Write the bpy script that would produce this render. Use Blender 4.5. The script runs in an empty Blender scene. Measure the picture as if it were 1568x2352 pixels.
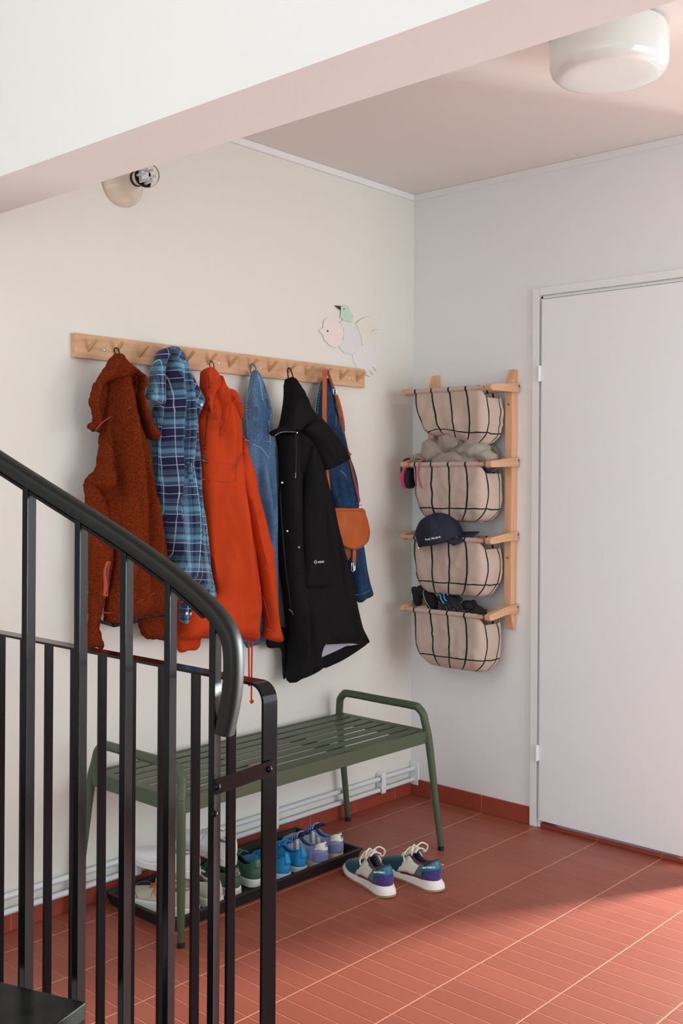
import bpy, bmesh, math, random
import numpy as np
from mathutils import Vector, Matrix, noise
from mathutils.geometry import delaunay_2d_cdt
random.seed(4); rng = np.random.default_rng(4)
S = bpy.context.scene; COL = S.collection; PI = math.pi
# ------------------------------------------------------------------ camera
CAM = np.array([-3.6076, -2.8576, 1.35]); FPX = 2433.5; YAW = 0.73677; ROLL = 0.00634; SY = -70.4
_f = np.array([math.cos(YAW), math.sin(YAW), 0.0]); _r0 = np.array([math.sin(YAW), -math.cos(YAW), 0.0]); _u0 = np.cross(_r0, _f)
_r = math.cos(ROLL)*_r0 + math.sin(ROLL)*_u0; _u = -math.sin(ROLL)*_r0 + math.cos(ROLL)*_u0
cd = bpy.data.cameras.new('camera'); cam = bpy.data.objects.new('camera', cd); COL.objects.link(cam)
cd.sensor_fit = 'HORIZONTAL'; cd.sensor_width = 24; cd.lens = FPX/1568*24; cd.shift_y = SY/1568; cd.clip_start = 0.05
cam.matrix_world = Matrix(((_r[0], _u[0], -_f[0], CAM[0]), (_r[1], _u[1], -_f[1], CAM[1]), (_r[2], _u[2], -_f[2], CAM[2]), (0, 0, 0, 1)))
S.camera = cam
# ------------------------------------------------------------------ world, lights, exposure
S.view_settings.view_transform = 'Standard'; S.view_settings.look = 'None'; S.view_settings.gamma = 1; S.view_settings.use_curve_mapping = False
S.view_settings.exposure = 0.0
w = bpy.data.worlds.new('world'); S.world = w; w.use_nodes = True
w.node_tree.nodes['Background'].inputs[0].default_value = (0.75, 0.85, 1, 1); w.node_tree.nodes['Background'].inputs[1].default_value = 1.0
def area(name, loc, target, sx, sy, energy, col):
    l = bpy.data.lights.new(name, 'AREA'); l.shape = 'RECTANGLE'; l.size = sx; l.size_y = sy; l.energy = energy; l.color = col
    o = bpy.data.objects.new(name, l); COL.objects.link(o); o.location = loc
    o.rotation_euler = (Vector(target)-Vector(loc)).to_track_quat('-Z', 'Y').to_euler(); return o
area('daylight_back_window', (-0.5, -3.62, 1.35), (-0.55, 0, 1.25), 2.0, 1.6, 48, (0.88, 0.985, 1.0))
ent = area('daylight_entrance', (2.6, -2.62, 0.95), (-1, -0.9, -0.6), 0.45, 1.5, 250, (0.90, 0.98, 1.0)); ent.data.spread = math.radians(95)
area('daylight_stair_window', (-5.15, -1.5, 3.3), (-2.3, -1.6, 2.0), 1.8, 2.0, 36, (0.90, 0.99, 1.0))
area('stair_low_fill', (-5.15, -3.0, 1.4), (0, -1.0, 1.2), 1.6, 1.6, 38, (0.87, 0.97, 1.0))  # unseen fill lamp, added to brighten the door and right wall
# ------------------------------------------------------------------ helpers
def ray(x, y): return _f + _r*(x-784)/FPX - _u*(y-1176-SY)/FPX
def px(x, y, ax, val):
    d = ray(x, y); return CAM + d*((val-CAM[ax])/d[ax])
def pxd(x, y, D): return CAM + ray(x, y)*D
def proj(P):
    d = np.asarray(P, float)-CAM; w = d@_f
    return 784+FPX*(d@_r)/w, 1176+SY-FPX*(d@_u)/w
def org(p):
    v = np.zeros(3)
    while p is not None: v += np.array(p.location); p = p.parent
    return v
def tag(o, label=None, cat=None, group=None, kind=None):
    if label: o['label'] = label
    if cat: o['category'] = cat
    if group: o['group'] = group
    if kind: o['kind'] = kind
    return o
def thing(name, loc, label, cat, group=None, rz=0):
    o = bpy.data.objects.new(name, None); COL.objects.link(o); o.location = [float(v) for v in loc]; o.rotation_euler = (0, 0, rz); o.empty_display_size = .05
    return tag(o, label, cat, group)
def mesh(name, V, F, mats, parent=None, smooth=True, uv=None, local=False, mi=None):
    me = bpy.data.meshes.new(name); V = np.asarray(V, float).reshape(-1, 3)
    if parent is not None and not local: V = V - org(parent)
    me.from_pydata(V.tolist(), [], [tuple(int(i) for i in f) for f in F])
    for m in (mats if isinstance(mats, (list, tuple)) else [mats]): me.materials.append(m)
    if mi is not None: me.polygons.foreach_set('material_index', np.asarray(mi, dtype=np.int32))
    if smooth: me.polygons.foreach_set('use_smooth', [True]*len(me.polygons))
    if uv is not None:
        ul = me.uv_layers.new(name='UVMap'); li = np.zeros(len(me.loops), dtype=np.int32); me.loops.foreach_get('vertex_index', li)
        ul.data.foreach_set('uv', np.asarray(uv, float)[li].astype(np.float32).ravel())
    o = bpy.data.objects.new(name, me); COL.objects.link(o)
    if parent is not None: o.parent = parent
    me.update(); return o
class MB:
    def __init__(s): s.V = []; s.F = []
    def add(s, V, F):
        n = len(s.V); s.V += [tuple(float(c) for c in v) for v in V]; s.F += [tuple(int(i)+n for i in f) for f in F]; return s
    def box(s, a, b):
        x0, y0, z0 = a; x1, y1, z1 = b
        return s.add([(x0,y0,z0),(x1,y0,z0),(x1,y1,z0),(x0,y1,z0),(x0,y0,z1),(x1,y0,z1),(x1,y1,z1),(x0,y1,z1)], [(3,2,1,0),(4,5,6,7),(0,1,5,4),(1,2,6,5),(2,3,7,6),(3,0,4,7)])
    def tube(s, pts, r, n=10, cap=True):
        P = [np.array(p, float) for p in pts]; m = len(P); rr = r if hasattr(r, '__len__') else [r]*m
        T = [P[min(i+1, m-1)]-P[max(i-1, 0)] for i in range(m)]; T = [t/(np.linalg.norm(t)+1e-12) for t in T]
        a = np.array([0, 0, 1.]) if abs(T[0][2]) < .9 else np.array([1., 0, 0]); N = np.cross(T[0], a); N /= np.linalg.norm(N); V = []
        for i in range(m):
            N = N - T[i]*(N@T[i]); N /= np.linalg.norm(N)+1e-12; B = np.cross(T[i], N)
            for k in range(n):
                t = 2*PI*k/n; V.append(P[i]+rr[i]*(math.cos(t)*N+math.sin(t)*B))
        F = [(i*n+k, i*n+(k+1) % n, (i+1)*n+(k+1) % n, (i+1)*n+k) for i in range(m-1) for k in range(n)]
        if cap: F += [tuple(range(n))[::-1], tuple(range((m-1)*n, m*n))]
        return s.add(V, F)
    def sweep(s, pts, prof, W, cap=True, scale=None):
        """sweep the closed profile (w,h) along pts; w along fixed axis W, h along W x T"""
        P = [np.array(p, float) for p in pts]; m = len(P); W = np.array(W, float); W /= np.linalg.norm(W); n = len(prof); V = []
        for i in range(m):
            T = P[min(i+1, m-1)]-P[max(i-1, 0)]; T /= np.linalg.norm(T); H = np.cross(W, T); H /= np.linalg.norm(H)
            sc = 1 if scale is None else scale[i]
            for a, b in prof: V.append(P[i]+W*a*sc+H*b*sc)
        F = [(i*n+k, i*n+(k+1) % n, (i+1)*n+(k+1) % n, (i+1)*n+k) for i in range(m-1) for k in range(n)]
        if cap: F += [tuple(range(n))[::-1], tuple(range((m-1)*n, m*n))]
        return s.add(V, F)
    def disc(s, c, nrm, r, h, n=20, dome=0.0):
        nrm = np.array(nrm, float); nrm /= np.linalg.norm(nrm); a = np.array([0, 0, 1.]) if abs(nrm[2]) < .9 else np.array([1., 0, 0])
        u = np.cross(nrm, a); u /= np.linalg.norm(u); v = np.cross(nrm, u); c = np.array(c, float)
        V = []; rings = [(r, 0), (r, h*.7), (r*.85, h), (r*.4, h+dome)]
        for q, z in rings:
            for k in range(n): V.append(c+nrm*z+q*(math.cos(2*PI*k/n)*u+math.sin(2*PI*k/n)*v))
        V.append(c+nrm*(h+dome)); F = [(i*n+k, i*n+(k+1) % n, (i+1)*n+(k+1) % n, (i+1)*n+k) for i in range(3) for k in range(n)]
        F += [(3*n+k, 3*n+(k+1) % n, 4*n) for k in range(n)] + [tuple(range(n))[::-1]]
        return s.add(V, F)
    def lathe(s, prof, c, axis='z', n=48):
        V = []; c = np.array(c, float); m = len(prof)
        for r, h in prof:
            for k in range(n):
                a, b = r*math.cos(2*PI*k/n), r*math.sin(2*PI*k/n)
                V.append(c+np.array({'z': (a, b, h), 'y': (a, h, b), 'x': (h, a, b)}[axis]))
        F = [(i*n+k, i*n+(k+1) % n, (i+1)*n+(k+1) % n, (i+1)*n+k) for i in range(m-1) for k in range(n)]
        F += [tuple(range(n))[::-1], tuple(range((m-1)*n, m*n))]
        return s.add(V, F)
    def build(s, name, mat, parent=None, smooth=True, bevel=0, local=False, sub=0, fix=True):
        o = mesh(name, s.V, s.F, mat, parent, smooth, local=local)
        if fix:
            bm = bmesh.new(); bm.from_mesh(o.data); bmesh.ops.recalc_face_normals(bm, faces=bm.faces); bm.to_mesh(o.data); bm.free()
        if bevel:
            b = o.modifiers.new('bevel', 'BEVEL'); b.width = bevel; b.segments = 2; b.limit_method = 'ANGLE'; b.harden_normals = True
        if sub: q = o.modifiers.new('sub', 'SUBSURF'); q.levels = sub; q.render_levels = sub
        if smooth and not sub:
            for p in o.data.polygons: p.use_smooth = True
            try: o.data.set_sharp_from_angle(angle=math.radians(38))
            except Exception: pass
        return o
def spline(pts, n=8):
    """Catmull-Rom through the points"""
    P = [np.array(p, float) for p in pts]; P = [2*P[0]-P[1]]+P+[2*P[-1]-P[-2]]; out = []
    for i in range(1, len(P)-2):
        for k in range(n):
            t = k/n; a, b, c, d = P[i-1:i+3]
            out.append(.5*(2*b+(c-a)*t+(2*a-5*b+4*c-d)*t*t+(3*b-a-3*c+d)*t**3))
    out.append(P[-2]); return out
def resample(P, step, closed=False):
    P = [np.array(p, float) for p in P]; Q = P+[P[0]] if closed else P; out = []
    for a, b in zip(Q[:-1], Q[1:]):
        k = max(1, int(round(np.linalg.norm(b-a)/step)))
        out += [a+(b-a)*i/k for i in range(k)]
    if not closed: out.append(Q[-1])
    return out
# ------------------------------------------------------------------ materials
def lin(c):
    return tuple(((v/255)/12.92 if v/255 <= .04045 else (((v/255)+.055)/1.055)**2.4) for v in c)+(1,)
def mat(name, c, rough=.5, metal=0, spec=.5, coat=0, sheen=0, bump=None, var=None, trans=0, sss=0):
    """bump=(scale, strength, dist); var=(colour2, scale, contrast)"""
    m = bpy.data.materials.new(name); m.use_nodes = True; nt = m.node_tree; b = nt.nodes['Principled BSDF']
    b.inputs['Base Color'].default_value = lin(c); b.inputs['Roughness'].default_value = rough; b.inputs['Metallic'].default_value = metal
    b.inputs['Specular IOR Level'].default_value = spec; b.inputs['Coat Weight'].default_value = coat; b.inputs['Sheen Weight'].default_value = sheen
    b.inputs['Transmission Weight'].default_value = trans
    if sss: b.inputs['Subsurface Weight'].default_value = sss; b.inputs['Subsurface Radius'].default_value = (.02, .02, .02)
    tc = nt.nodes.new('ShaderNodeTexCoord')
    if var:
        n = nt.nodes.new('ShaderNodeTexNoise'); n.inputs['Scale'].default_value = var[1]; n.inputs['Detail'].default_value = 5
        r = nt.nodes.new('ShaderNodeValToRGB'); k = var[2]; r.color_ramp.elements[0].position = .5-k; r.color_ramp.elements[1].position = .5+k
        r.color_ramp.elements[0].color = lin(c); r.color_ramp.elements[1].color = lin(var[0])
        nt.links.new(tc.outputs['Object'], n.inputs['Vector']); nt.links.new(n.outputs['Fac'], r.inputs[0]); nt.links.new(r.outputs[0], b.inputs['Base Color'])
    if bump:
        n = nt.nodes.new('ShaderNodeTexNoise'); n.inputs['Scale'].default_value = bump[0]; n.inputs['Detail'].default_value = 4
        q = nt.nodes.new('ShaderNodeBump'); q.inputs['Strength'].default_value = bump[1]; q.inputs['Distance'].default_value = bump[2]
        nt.links.new(tc.outputs['Object'], n.inputs['Vector']); nt.links.new(n.outputs['Fac'], q.inputs['Height']); nt.links.new(q.outputs[0], b.inputs['Normal'])
    return m
def nodes(m): return m.node_tree, m.node_tree.nodes['Principled BSDF']
class G:
    """tiny expression helper for node graphs"""
    def __init__(s, nt): s.nt = nt
    def m(s, op, a, b=0.0, c=None):
        n = s.nt.nodes.new('ShaderNodeMath'); n.operation = op
        for i, v in enumerate((a, b) if c is None else (a, b, c)):
            if isinstance(v, (int, float)): n.inputs[i].default_value = v
            else: s.nt.links.new(v, n.inputs[i])
        return n.outputs[0]
    def mix(s, f, a, b):
        n = s.nt.nodes.new('ShaderNodeMix'); n.data_type = 'RGBA'
        for k, v in ((0, f), (6, a), (7, b)):
            if isinstance(v, (int, float, tuple)): n.inputs[k].default_value = v
            else: s.nt.links.new(v, n.inputs[k])
        return n.outputs[2]
    def ramp(s, f, stops, interp='CONSTANT'):
        n = s.nt.nodes.new('ShaderNodeValToRGB'); cr = n.color_ramp; cr.interpolation = interp
        cr.elements[0].position = stops[0][0]; cr.elements[0].color = lin(stops[0][1]); cr.elements[1].position = stops[1][0]; cr.elements[1].color = lin(stops[1][1])
        for p, c in stops[2:]: e = cr.elements.new(p); e.color = lin(c)
        s.nt.links.new(f, n.inputs[0]); return n.outputs[0]
    def line(s, v, period, off, width):
        """1 where |frac| within width/2 of off+k*period"""
        t = s.m('WRAP', s.m('SUBTRACT', v, off), period/2, -period/2); return s.m('LESS_THAN', s.m('ABSOLUTE', t), width/2)
WALLC = mat('cream_wall_paint', (224, 221, 213), .75, spec=.25, bump=(90, .12, .004))
WALLW = mat('white_wall_paint', (228, 229, 229), .6, spec=.3, bump=(90, .1, .004))
CEILM = mat('ceiling_paint', (226, 221, 216), .8, spec=.2, bump=(120, .08, .003))
TRIMM = mat('white_gloss_trim', (230, 231, 230), .35, spec=.4)
DOORM = mat('white_door_lacquer', (232, 234, 236), .3, spec=.45)
BLACK = mat('black_enamel', (8, 8, 11), .16, spec=.2, coat=.0, bump=(260, .10, .001))
RAILB = mat('black_rubbed_handrail', (28, 27, 25), .45, spec=.2)
STONE = mat('black_polished_stone', (14, 15, 14), .22, spec=.15, var=((34, 35, 32), 140, .2))
PIPEM = mat('pale_pipe_paint', (214, 218, 222), .35)
PLAST = mat('white_plastic', (228, 230, 234), .35)
BENCH = mat('green_powder_coat', (72, 84, 64), .42, spec=.4, bump=(900, .05, .001))
RUBB = mat('black_rubber', (18, 19, 23), .5, bump=(300, .1, .001))
CHROME = mat('polished_metal', (215, 215, 212), .2, metal=1)
OPAL = mat('opal_glass', (222, 226, 222), .12, spec=.5, coat=.3)
GLASSM = mat('clear_bulb_glass', (250, 250, 250), .03, trans=1); GLASSM.node_tree.nodes['Principled BSDF'].inputs['IOR'].default_value = 1.12
PORC = mat('cream_porcelain', (214, 201, 184), .15, spec=.5, coat=.6)
GRAY = mat('grey_metal', (120, 122, 128), .35, metal=.6)
def woodmat(name, a, b, vec=(2, 30, 30)):
    m = mat(name, a, .45, spec=.35); nt, bs = nodes(m); tc = nt.nodes.new('ShaderNodeTexCoord'); mp = nt.nodes.new('ShaderNodeMapping'); mp.inputs['Scale'].default_value = vec
    n = nt.nodes.new('ShaderNodeTexNoise'); n.inputs['Scale'].default_value = 2.2; n.inputs['Detail'].default_value = 6; n.inputs['Distortion'].default_value = .8
    nt.links.new(tc.outputs['Object'], mp.inputs[0]); nt.links.new(mp.outputs[0], n.inputs['Vector'])
    g = G(nt); c = g.ramp(n.outputs['Fac'], [(.3, a), (.7, b)], 'LINEAR'); nt.links.new(c, bs.inputs['Base Color']); return m
BEECH = woodmat('beech_wood', (214, 172, 138), (196, 150, 112))
BEECHV = woodmat('beech_wood_upright', (222, 176, 140), (206, 158, 118), (30, 30, 2))
PEGW = woodmat('peg_wood', (206, 162, 116), (188, 144, 98), (20, 20, 4))
# terracotta strip tiles, grout baked into the pattern
def tilemat():
    m = mat('terracotta_tiles', (170, 84, 66), .38, spec=.45); nt, bs = nodes(m); g = G(nt)
    tc = nt.nodes.new('ShaderNodeTexCoord'); sp = nt.nodes.new('ShaderNodeSeparateXYZ'); nt.links.new(tc.outputs['Object'], sp.inputs[0]); x, y = sp.outputs[0], sp.outputs[1]
    ly = g.line(y, .2577, -.897, .0042); lx = g.line(x, .0648, -1.459, .0026)
    ix = g.m('FLOOR', g.m('DIVIDE', g.m('SUBTRACT', x, -1.459), .0648)); iy = g.m('FLOOR', g.m('DIVIDE', g.m('SUBTRACT', y, -.897), .2577))
    cx = nt.nodes.new('ShaderNodeCombineXYZ'); nt.links.new(ix, cx.inputs[0]); nt.links.new(iy, cx.inputs[1])
    wn = nt.nodes.new('ShaderNodeTexWhiteNoise'); nt.links.new(cx.outputs[0], wn.inputs[0])
    n = nt.nodes.new('ShaderNodeTexNoise'); n.inputs['Scale'].default_value = 3; n.inputs['Detail'].default_value = 5; nt.links.new(tc.outputs['Object'], n.inputs['Vector'])
    f = g.m('MULTIPLY', g.m('ADD', g.m('MULTIPLY', wn.outputs[0], .35), n.outputs['Fac']), .75)
    base = g.ramp(f, [(.25, (152, 80, 62)), (.85, (136, 68, 52))], 'LINEAR')
    c = g.mix(g.m('MULTIPLY', lx, .6), base, lin((190, 122, 96))); c = g.mix(g.m('MULTIPLY', ly, .8), c, lin((210, 148, 118))); nt.links.new(c, bs.inputs['Base Color'])
    def groove(v, p, o, wd):
        t = g.m('ABSOLUTE', g.m('WRAP', g.m('SUBTRACT', v, o), p/2, -p/2)); return g.m('MINIMUM', g.m('DIVIDE', t, wd), 1.0)
    h = g.m('MINIMUM', groove(y, .2577, -.897, .004), groove(x, .0648, -1.459, .003))
    bp = nt.nodes.new('ShaderNodeBump'); bp.inputs['Strength'].default_value = .5; bp.inputs['Distance'].default_value = .002; nt.links.new(h, bp.inputs['Height']); nt.links.new(bp.outputs[0], bs.inputs['Normal'])
    nt.links.new(g.m('ADD', .36, g.m('MULTIPLY', n.outputs['Fac'], .18)), bs.inputs['Roughness']); return m
TILE = tilemat()
def skirtmat():
    m = mat('terracotta_skirting', (166, 74, 56), .38); nt, bs = nodes(m); g = G(nt); tc = nt.nodes.new('ShaderNodeTexCoord'); sp = nt.nodes.new('ShaderNodeSeparateXYZ'); nt.links.new(tc.outputs['Object'], sp.inputs[0])
    s = g.m('ADD', sp.outputs[0], sp.outputs[1]); l = g.line(s, .2577, -.385, .003); c = g.mix(l, lin((148, 66, 50)), lin((186, 108, 86))); nt.links.new(c, bs.inputs['Base Color']); return m
SKIRT = skirtmat()
# ------------------------------------------------------------------ room shell
def st(name, mb, m, **k): return tag(mb.build(name, m, **k), kind='structure')
XB0, XB1, ZB = -2.28, -2.094, 2.075          # dropped beam
ZC = 2.59
st('floor', MB().box((-5.3, -4.6, -.1), (3, .1, 0)), TILE, smooth=False)
st('wall_left', MB().box((-5.3, 0, 0), (.1, .12, 5)), WALLC, smooth=False)
DY0, DY1, DZ = -.652, -1.372, 2.066           # door leaf
rw = MB().box((0, -.64, 0), (.14, 0, ZC)).box((0, -1.42, DZ+.014), (.14, -.64, ZC)).box((0, -1.42, 0), (.14, -1.384, ZC))
st('wall_right', rw, WALLW, smooth=False)
st('ceiling', MB().box((XB1, -4.6, ZC), (3, .1, ZC+.12)), CEILM, smooth=False)
st('ceiling_upper', MB().box((-5.3, -4.6, 5), (XB0+.1, .1, 5.1)), CEILM, smooth=False)
st('wall_beam', MB().box((XB0, -4.6, ZB), (XB1, -.0005, 5)), CEILM, smooth=False)
st('wall_entrance', MB().box((3, -4.6, 0), (3.1, .1, ZC)).box((.14, -1.30, 0), (3, -1.2, ZC)), mat('darkened_entrance_wall', (150, 136, 122), .6), smooth=False)  # unseen walls, grey-brown finish invented to cut glare reflected in the balusters
bw = MB().box((-5.3, -3.6, 0), (-1.6, -3.5, 5)).box((.6, -3.6, 0), (3, -3.5, ZC)).box((-1.6, -3.6, 0), (.6, -3.5, .5)).box((-1.6, -3.6, 2.2), (.6, -3.5, ZC))
st('wall_back', bw, WALLW, smooth=False)
st('wall_stair', MB().box((-5.1, -4.2, 0), (-5, -3.9, 5)).box((-5.1, -2.1, 0), (-5, 0, 2.2)).box((-5.1, -4, 2.25), (-5, -2.5, 5)).box((-5.1, -.5, 2.2), (-5, 0, 5)).box((-5.1, -2.5, 4.4), (-5, -.5, 5)).box((-5.1, -3.9, 0), (-5, -2.1, .5)), WALLW, smooth=False)
# cornice: a small flat moulding on both walls
st('trim_1', MB().box((XB1, -.012, ZC-.026), (0, 0, ZC)), TRIMM, bevel=.002)
st('trim_2', MB().box((-.012, -1.42, ZC-.026), (0, -.012, ZC)), TRIMM, bevel=.002)
st('baseboard_left', MB().box((-5, -.009, 0), (0, 0, .07)), SKIRT, bevel=.002)
st('baseboard_right', MB().box((-.009, -.607, 0), (0, -.009, .07)), SKIRT, bevel=.002)
# door casing, leaf, hinges, threshold
cs = MB().box((-.014, -.638, .0), (0, -.607, 2.114)).box((-.014, -1.42, 2.083), (0, -.638, 2.114)).box((-.014, -1.42, 0), (0, -1.39, 2.083))
st('trim_3', cs, TRIMM, bevel=.002)
jm = MB().box((-.004, -.650, 0), (.1, -.641, 2.08)).box((-.004, -1.388, 2.070), (.1, -.641, 2.08))
st('trim_4', jm, TRIMM, bevel=.001)
door = st('door_1', MB().box((-.018, DY1, .030), (.024, DY0, DZ)), DOORM, bevel=.002)
for z in (1.776, .294):
    h = MB().tube([(-.024, -.6455, z-.031), (-.024, -.6455, z+.031)], .0065, 14).box((-.021, -.652, z-.029), (-.012, -.6455, z+.029)); h.tube([(-.024, -.6455, z-.0012), (-.024, -.6455, z+.0012)], .0072, 14)
    h.build('hinge', TRIMM, door)
st('floor_threshold', MB().box((-.004, -1.39, 0), (.14, -.652, .016)), SKIRT, bevel=.003)
# window and glazing frames the daylight comes through
fr = MB()
for x in (-1.6, -.52, .55): fr.box((x, -3.58, .5), (x+.05, -3.52, 2.2))
for z in (.5, 2.15): fr.box((-1.6, -3.58, z), (.6, -3.52, z+.05))
st('window_1', fr, TRIMM, smooth=False)
fr = MB()
for y in (-2.5, -1.53, -.55): fr.box((-5.09, y, 2.2), (-5.03, y+.05, 4.4))
for z in (2.2, 4.35): fr.box((-5.09, -2.5, z), (-5.03, -.5, z+.05))
st('window_2', fr, TRIMM, smooth=False)
# ------------------------------------------------------------------ ceiling lamp
c = px(1397, 178, 2, 2.452); R = .158
L = thing('ceiling_lamp', (c[0], c[1], ZC), 'white opal glass drum lamp fixed to the ceiling near the beam', 'ceiling lamp')
pr = [(R-.006, ZC-.012), (R, ZC-.03), (R, 2.485), (R-.006, 2.468), (R-.018, 2.457), (R-.034, 2.4525), (R-.07, 2.451), (.02, 2.45)]
MB().lathe(pr, (c[0], c[1], 0), n=96).build('glass_shade', OPAL, L)
MB().lathe([(.09, ZC), (.09, ZC-.02), (.06, ZC-.025)], (c[0], c[1], 0)).build('mount', TRIMM, L)
# ------------------------------------------------------------------ wall lamp
lx, lz = -1.533, 2.318
W = thing('wall_lamp', (lx, 0, lz), 'cream porcelain wall lamp holder with a bare clear bulb, under the beam', 'wall lamp')
MB().lathe([(.078, 0), (.079, -.006), (.076, -.012), (.06, -.022), (.046, -.034), (.036, -.05), (.030, -.066), (.029, -.078)], (lx, 0, lz), 'y', 64).build('holder', PORC, W)
MB().lathe([(.0255, -.074), (.0255, -.083), (.023, -.085)], (lx, 0, lz), 'y', 40).build('socket_ring', RUBB, W)
MB().lathe([(.022, -.083), (.0235, -.092), (.028, -.103), (.0315, -.110)], (lx, 0, lz), 'y', 40).build('bulb_collar', PLAST, W)
bl = MB().lathe([(.0315, -.110), (.036, -.120), (.038, -.132), (.036, -.147), (.030, -.159), (.018, -.168), (.004, -.171)], (lx, 0, lz), 'y', 40).build('bulb', GLASSM, W)
ff = MB()
for k in range(6):
    a = k*PI/3; ff.box((lx+.018*math.cos(a)-.003, -.155, lz+.018*math.sin(a)-.003), (lx+.018*math.cos(a)+.003, -.113, lz+.018*math.sin(a)+.003))
ff.box((lx-.012, -.125, lz-.012), (lx+.012, -.112, lz+.012)).build('led_core', PLAST, bl)
# ------------------------------------------------------------------ pipes and brackets
for z, n in ((.114, 'upper'), (.068, 'lower')):
    tag(MB().tube([(-5, -.022, z), (-.004, -.022, z)], .0095, 16).build('heating_pipe', PIPEM), 'pale %s of the two thin pipes running along the left wall' % n, 'pipe')
def bracket(x, lab, d=.040):
    b = thing('pipe_bracket', (x, 0, .1), lab, 'pipe bracket', 'pipe brackets along the skirting')
    MB().box((x-.014, -d, .052), (x+.014, -.0, .140)).build('clip', PLAST, b, bevel=.008)
    for z in (.114, .068): MB().tube([(x-.0155, -.022, z), (x+.0155, -.022, z)], .0118, 16).build('collar', GRAY, b)
bracket(-.222, 'white plastic pipe bracket nearest the room corner behind the bench leg')
bracket(-.845, 'white plastic pipe bracket behind the railing post above the lilac shoes')
bracket(-1.475, 'white plastic pipe bracket above the cream shoes at the left end of the tray')
cp = thing('corner_plate', (-.03, 0, .1), 'white end plate where the two pipes enter the right wall', 'pipe cover')
MB().box((-.010, -.050, .044), (-.0, -.001, .142)).build('plate', PLAST, cp, bevel=.003)
# ------------------------------------------------------------------ railings and stair
RX = -2.146
lr = thing('landing_railing', (RX, -1.343, 0), 'black flat steel railing with a level top rail on the tiled floor', 'railing')
a = [(RX, -.002, .946), (RX, -1.3, .946)] + [(RX, -1.308-.035*math.sin(t), .911+.035*math.cos(t)) for t in np.linspace(0, PI/2, 9)] + [(RX, -1.343, 0)]
MB().sweep(a, [(-.0195, -.003), (.0195, -.003), (.0195, .003), (-.0195, .003)], (1, 0, 0)).build('top_rail', BLACK, lr, bevel=.001)
for k in range(12):
    y = -1.343+.1125*(k+1)
    if y > -.05: break
    MB().box((RX-.011, y-.004, 0), (RX+.011, y+.004, .944)).build('baluster', BLACK, lr, bevel=.001)
t3 = np.array([-.329, .944, 0]); n3 = np.array([-.944, -.329, 0]); B0 = pxd(493, 1700, 1.985); B0[2] = 0
sr = thing('stair_railing', B0, 'black stair railing with a sloping rounded handrail that curls down at its lower end', 'railing')
hp = [(-140, 965), (-60, 1018), (0, 1058), (100, 1122), (200, 1185), (300, 1250), (400, 1323), (465, 1379), (502, 1417), (526, 1455), (535, 1492), (536, 1550), (530, 1610), (515, 1684)]
def onrail(x, y):      # intersection of a pixel's ray with the vertical plane through the railing
    d = ray(x, y); s = ((B0-CAM)@n3)/(d@n3); return CAM+d*s
H = [onrail(*q) for q in spline([np.array(q, float) for q in hp], 6)]
prof = [(.021*math.copysign(abs(math.cos(t))**.75, math.cos(t)), .017*math.copysign(abs(math.sin(t))**.75, math.sin(t))) for t in np.linspace(0, 2*PI, 24, endpoint=False)]
MB().sweep(H, prof, n3).build('handrail', RAILB, sr)
nst = next(i for i, q in enumerate(H) if q[2] < 1.2 and proj(q)[0] > 476)
def under(P, off):
    out = []
    for i in range(len(P)):
        T = P[min(i+1, len(P)-1)]-P[max(i-1, 0)]; T /= np.linalg.norm(T); U = np.cross(n3, T); U /= np.linalg.norm(U)
        if U[2] > 0: U = -U
        out.append(P[i]+U*off)
    return out
MB().sweep(under(H[:nst+2], .0195), [(-.013, -.003), (.013, -.003), (.013, .003), (-.013, .003)], n3).build('handrail_strip', BLACK, sr, bevel=.0008)
def hz(pt):            # handrail height above a point of the plan line
    s = (np.array(pt)-B0)@t3; best = min(H[:nst+3], key=lambda q: abs((q-B0)@t3-s)); return best[2]
FB = []
for x in (493, 390, 289, 184, 64, -45):
    p = onrail(x, 1700); p[2] = 0; zt = hz(p)-.016; z0 = -0.0 if x > 300 else .0
    M = MB(); tb_ = np.array([-.452, .892, 0]); nb_ = np.array([-.892, -.452, 0]); q = .0062*tb_; r_ = .0165*nb_
    V = [p+sx*q+sy*r_+np.array([0, 0, z]) for z in (z0, zt) for sx, sy in ((-1, -1), (1, -1), (1, 1), (-1, 1))]
    M.add(V, [(3,2,1,0),(4,5,6,7),(0,1,5,4),(1,2,6,5),(2,3,7,6),(3,0,4,7)]).build('baluster', BLACK, sr, bevel=.0012); FB.append(p)
# flat bar bolted between the two railings
pa = FB[0]-.0*t3 - .0165*n3*0; A = onrail(497, 1806)+np.array([.0, -.0, 0]); B = px(626, 1762, 0, RX)
A = A-.012*t3*1.0; B = px(627, 1762, 1, -1.3505); A = px(494, 1808, 1, float(A[1])-.004)
M = MB().sweep([A, B], [(-.0025, -.0145), (.0025, -.0145), (.0025, .0145), (-.0025, .0145)], np.cross(B-A, (0, 0, 1)))
cb = M.build('connecting_bar', BLACK, sr, bevel=.0008)
view = -_f
for q in (A+(B-A)*.04, A+(B-A)*.93): MB().disc(q+view*.003, view, .0062, .006, 14, .002).build('bolt', GRAY if False else BLACK, cb)
q = A.copy(); q[2] -= .048; MB().disc(q+view*.003, view, .0058, .006, 14, .002).build('bolt', BLACK, cb)
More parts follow.
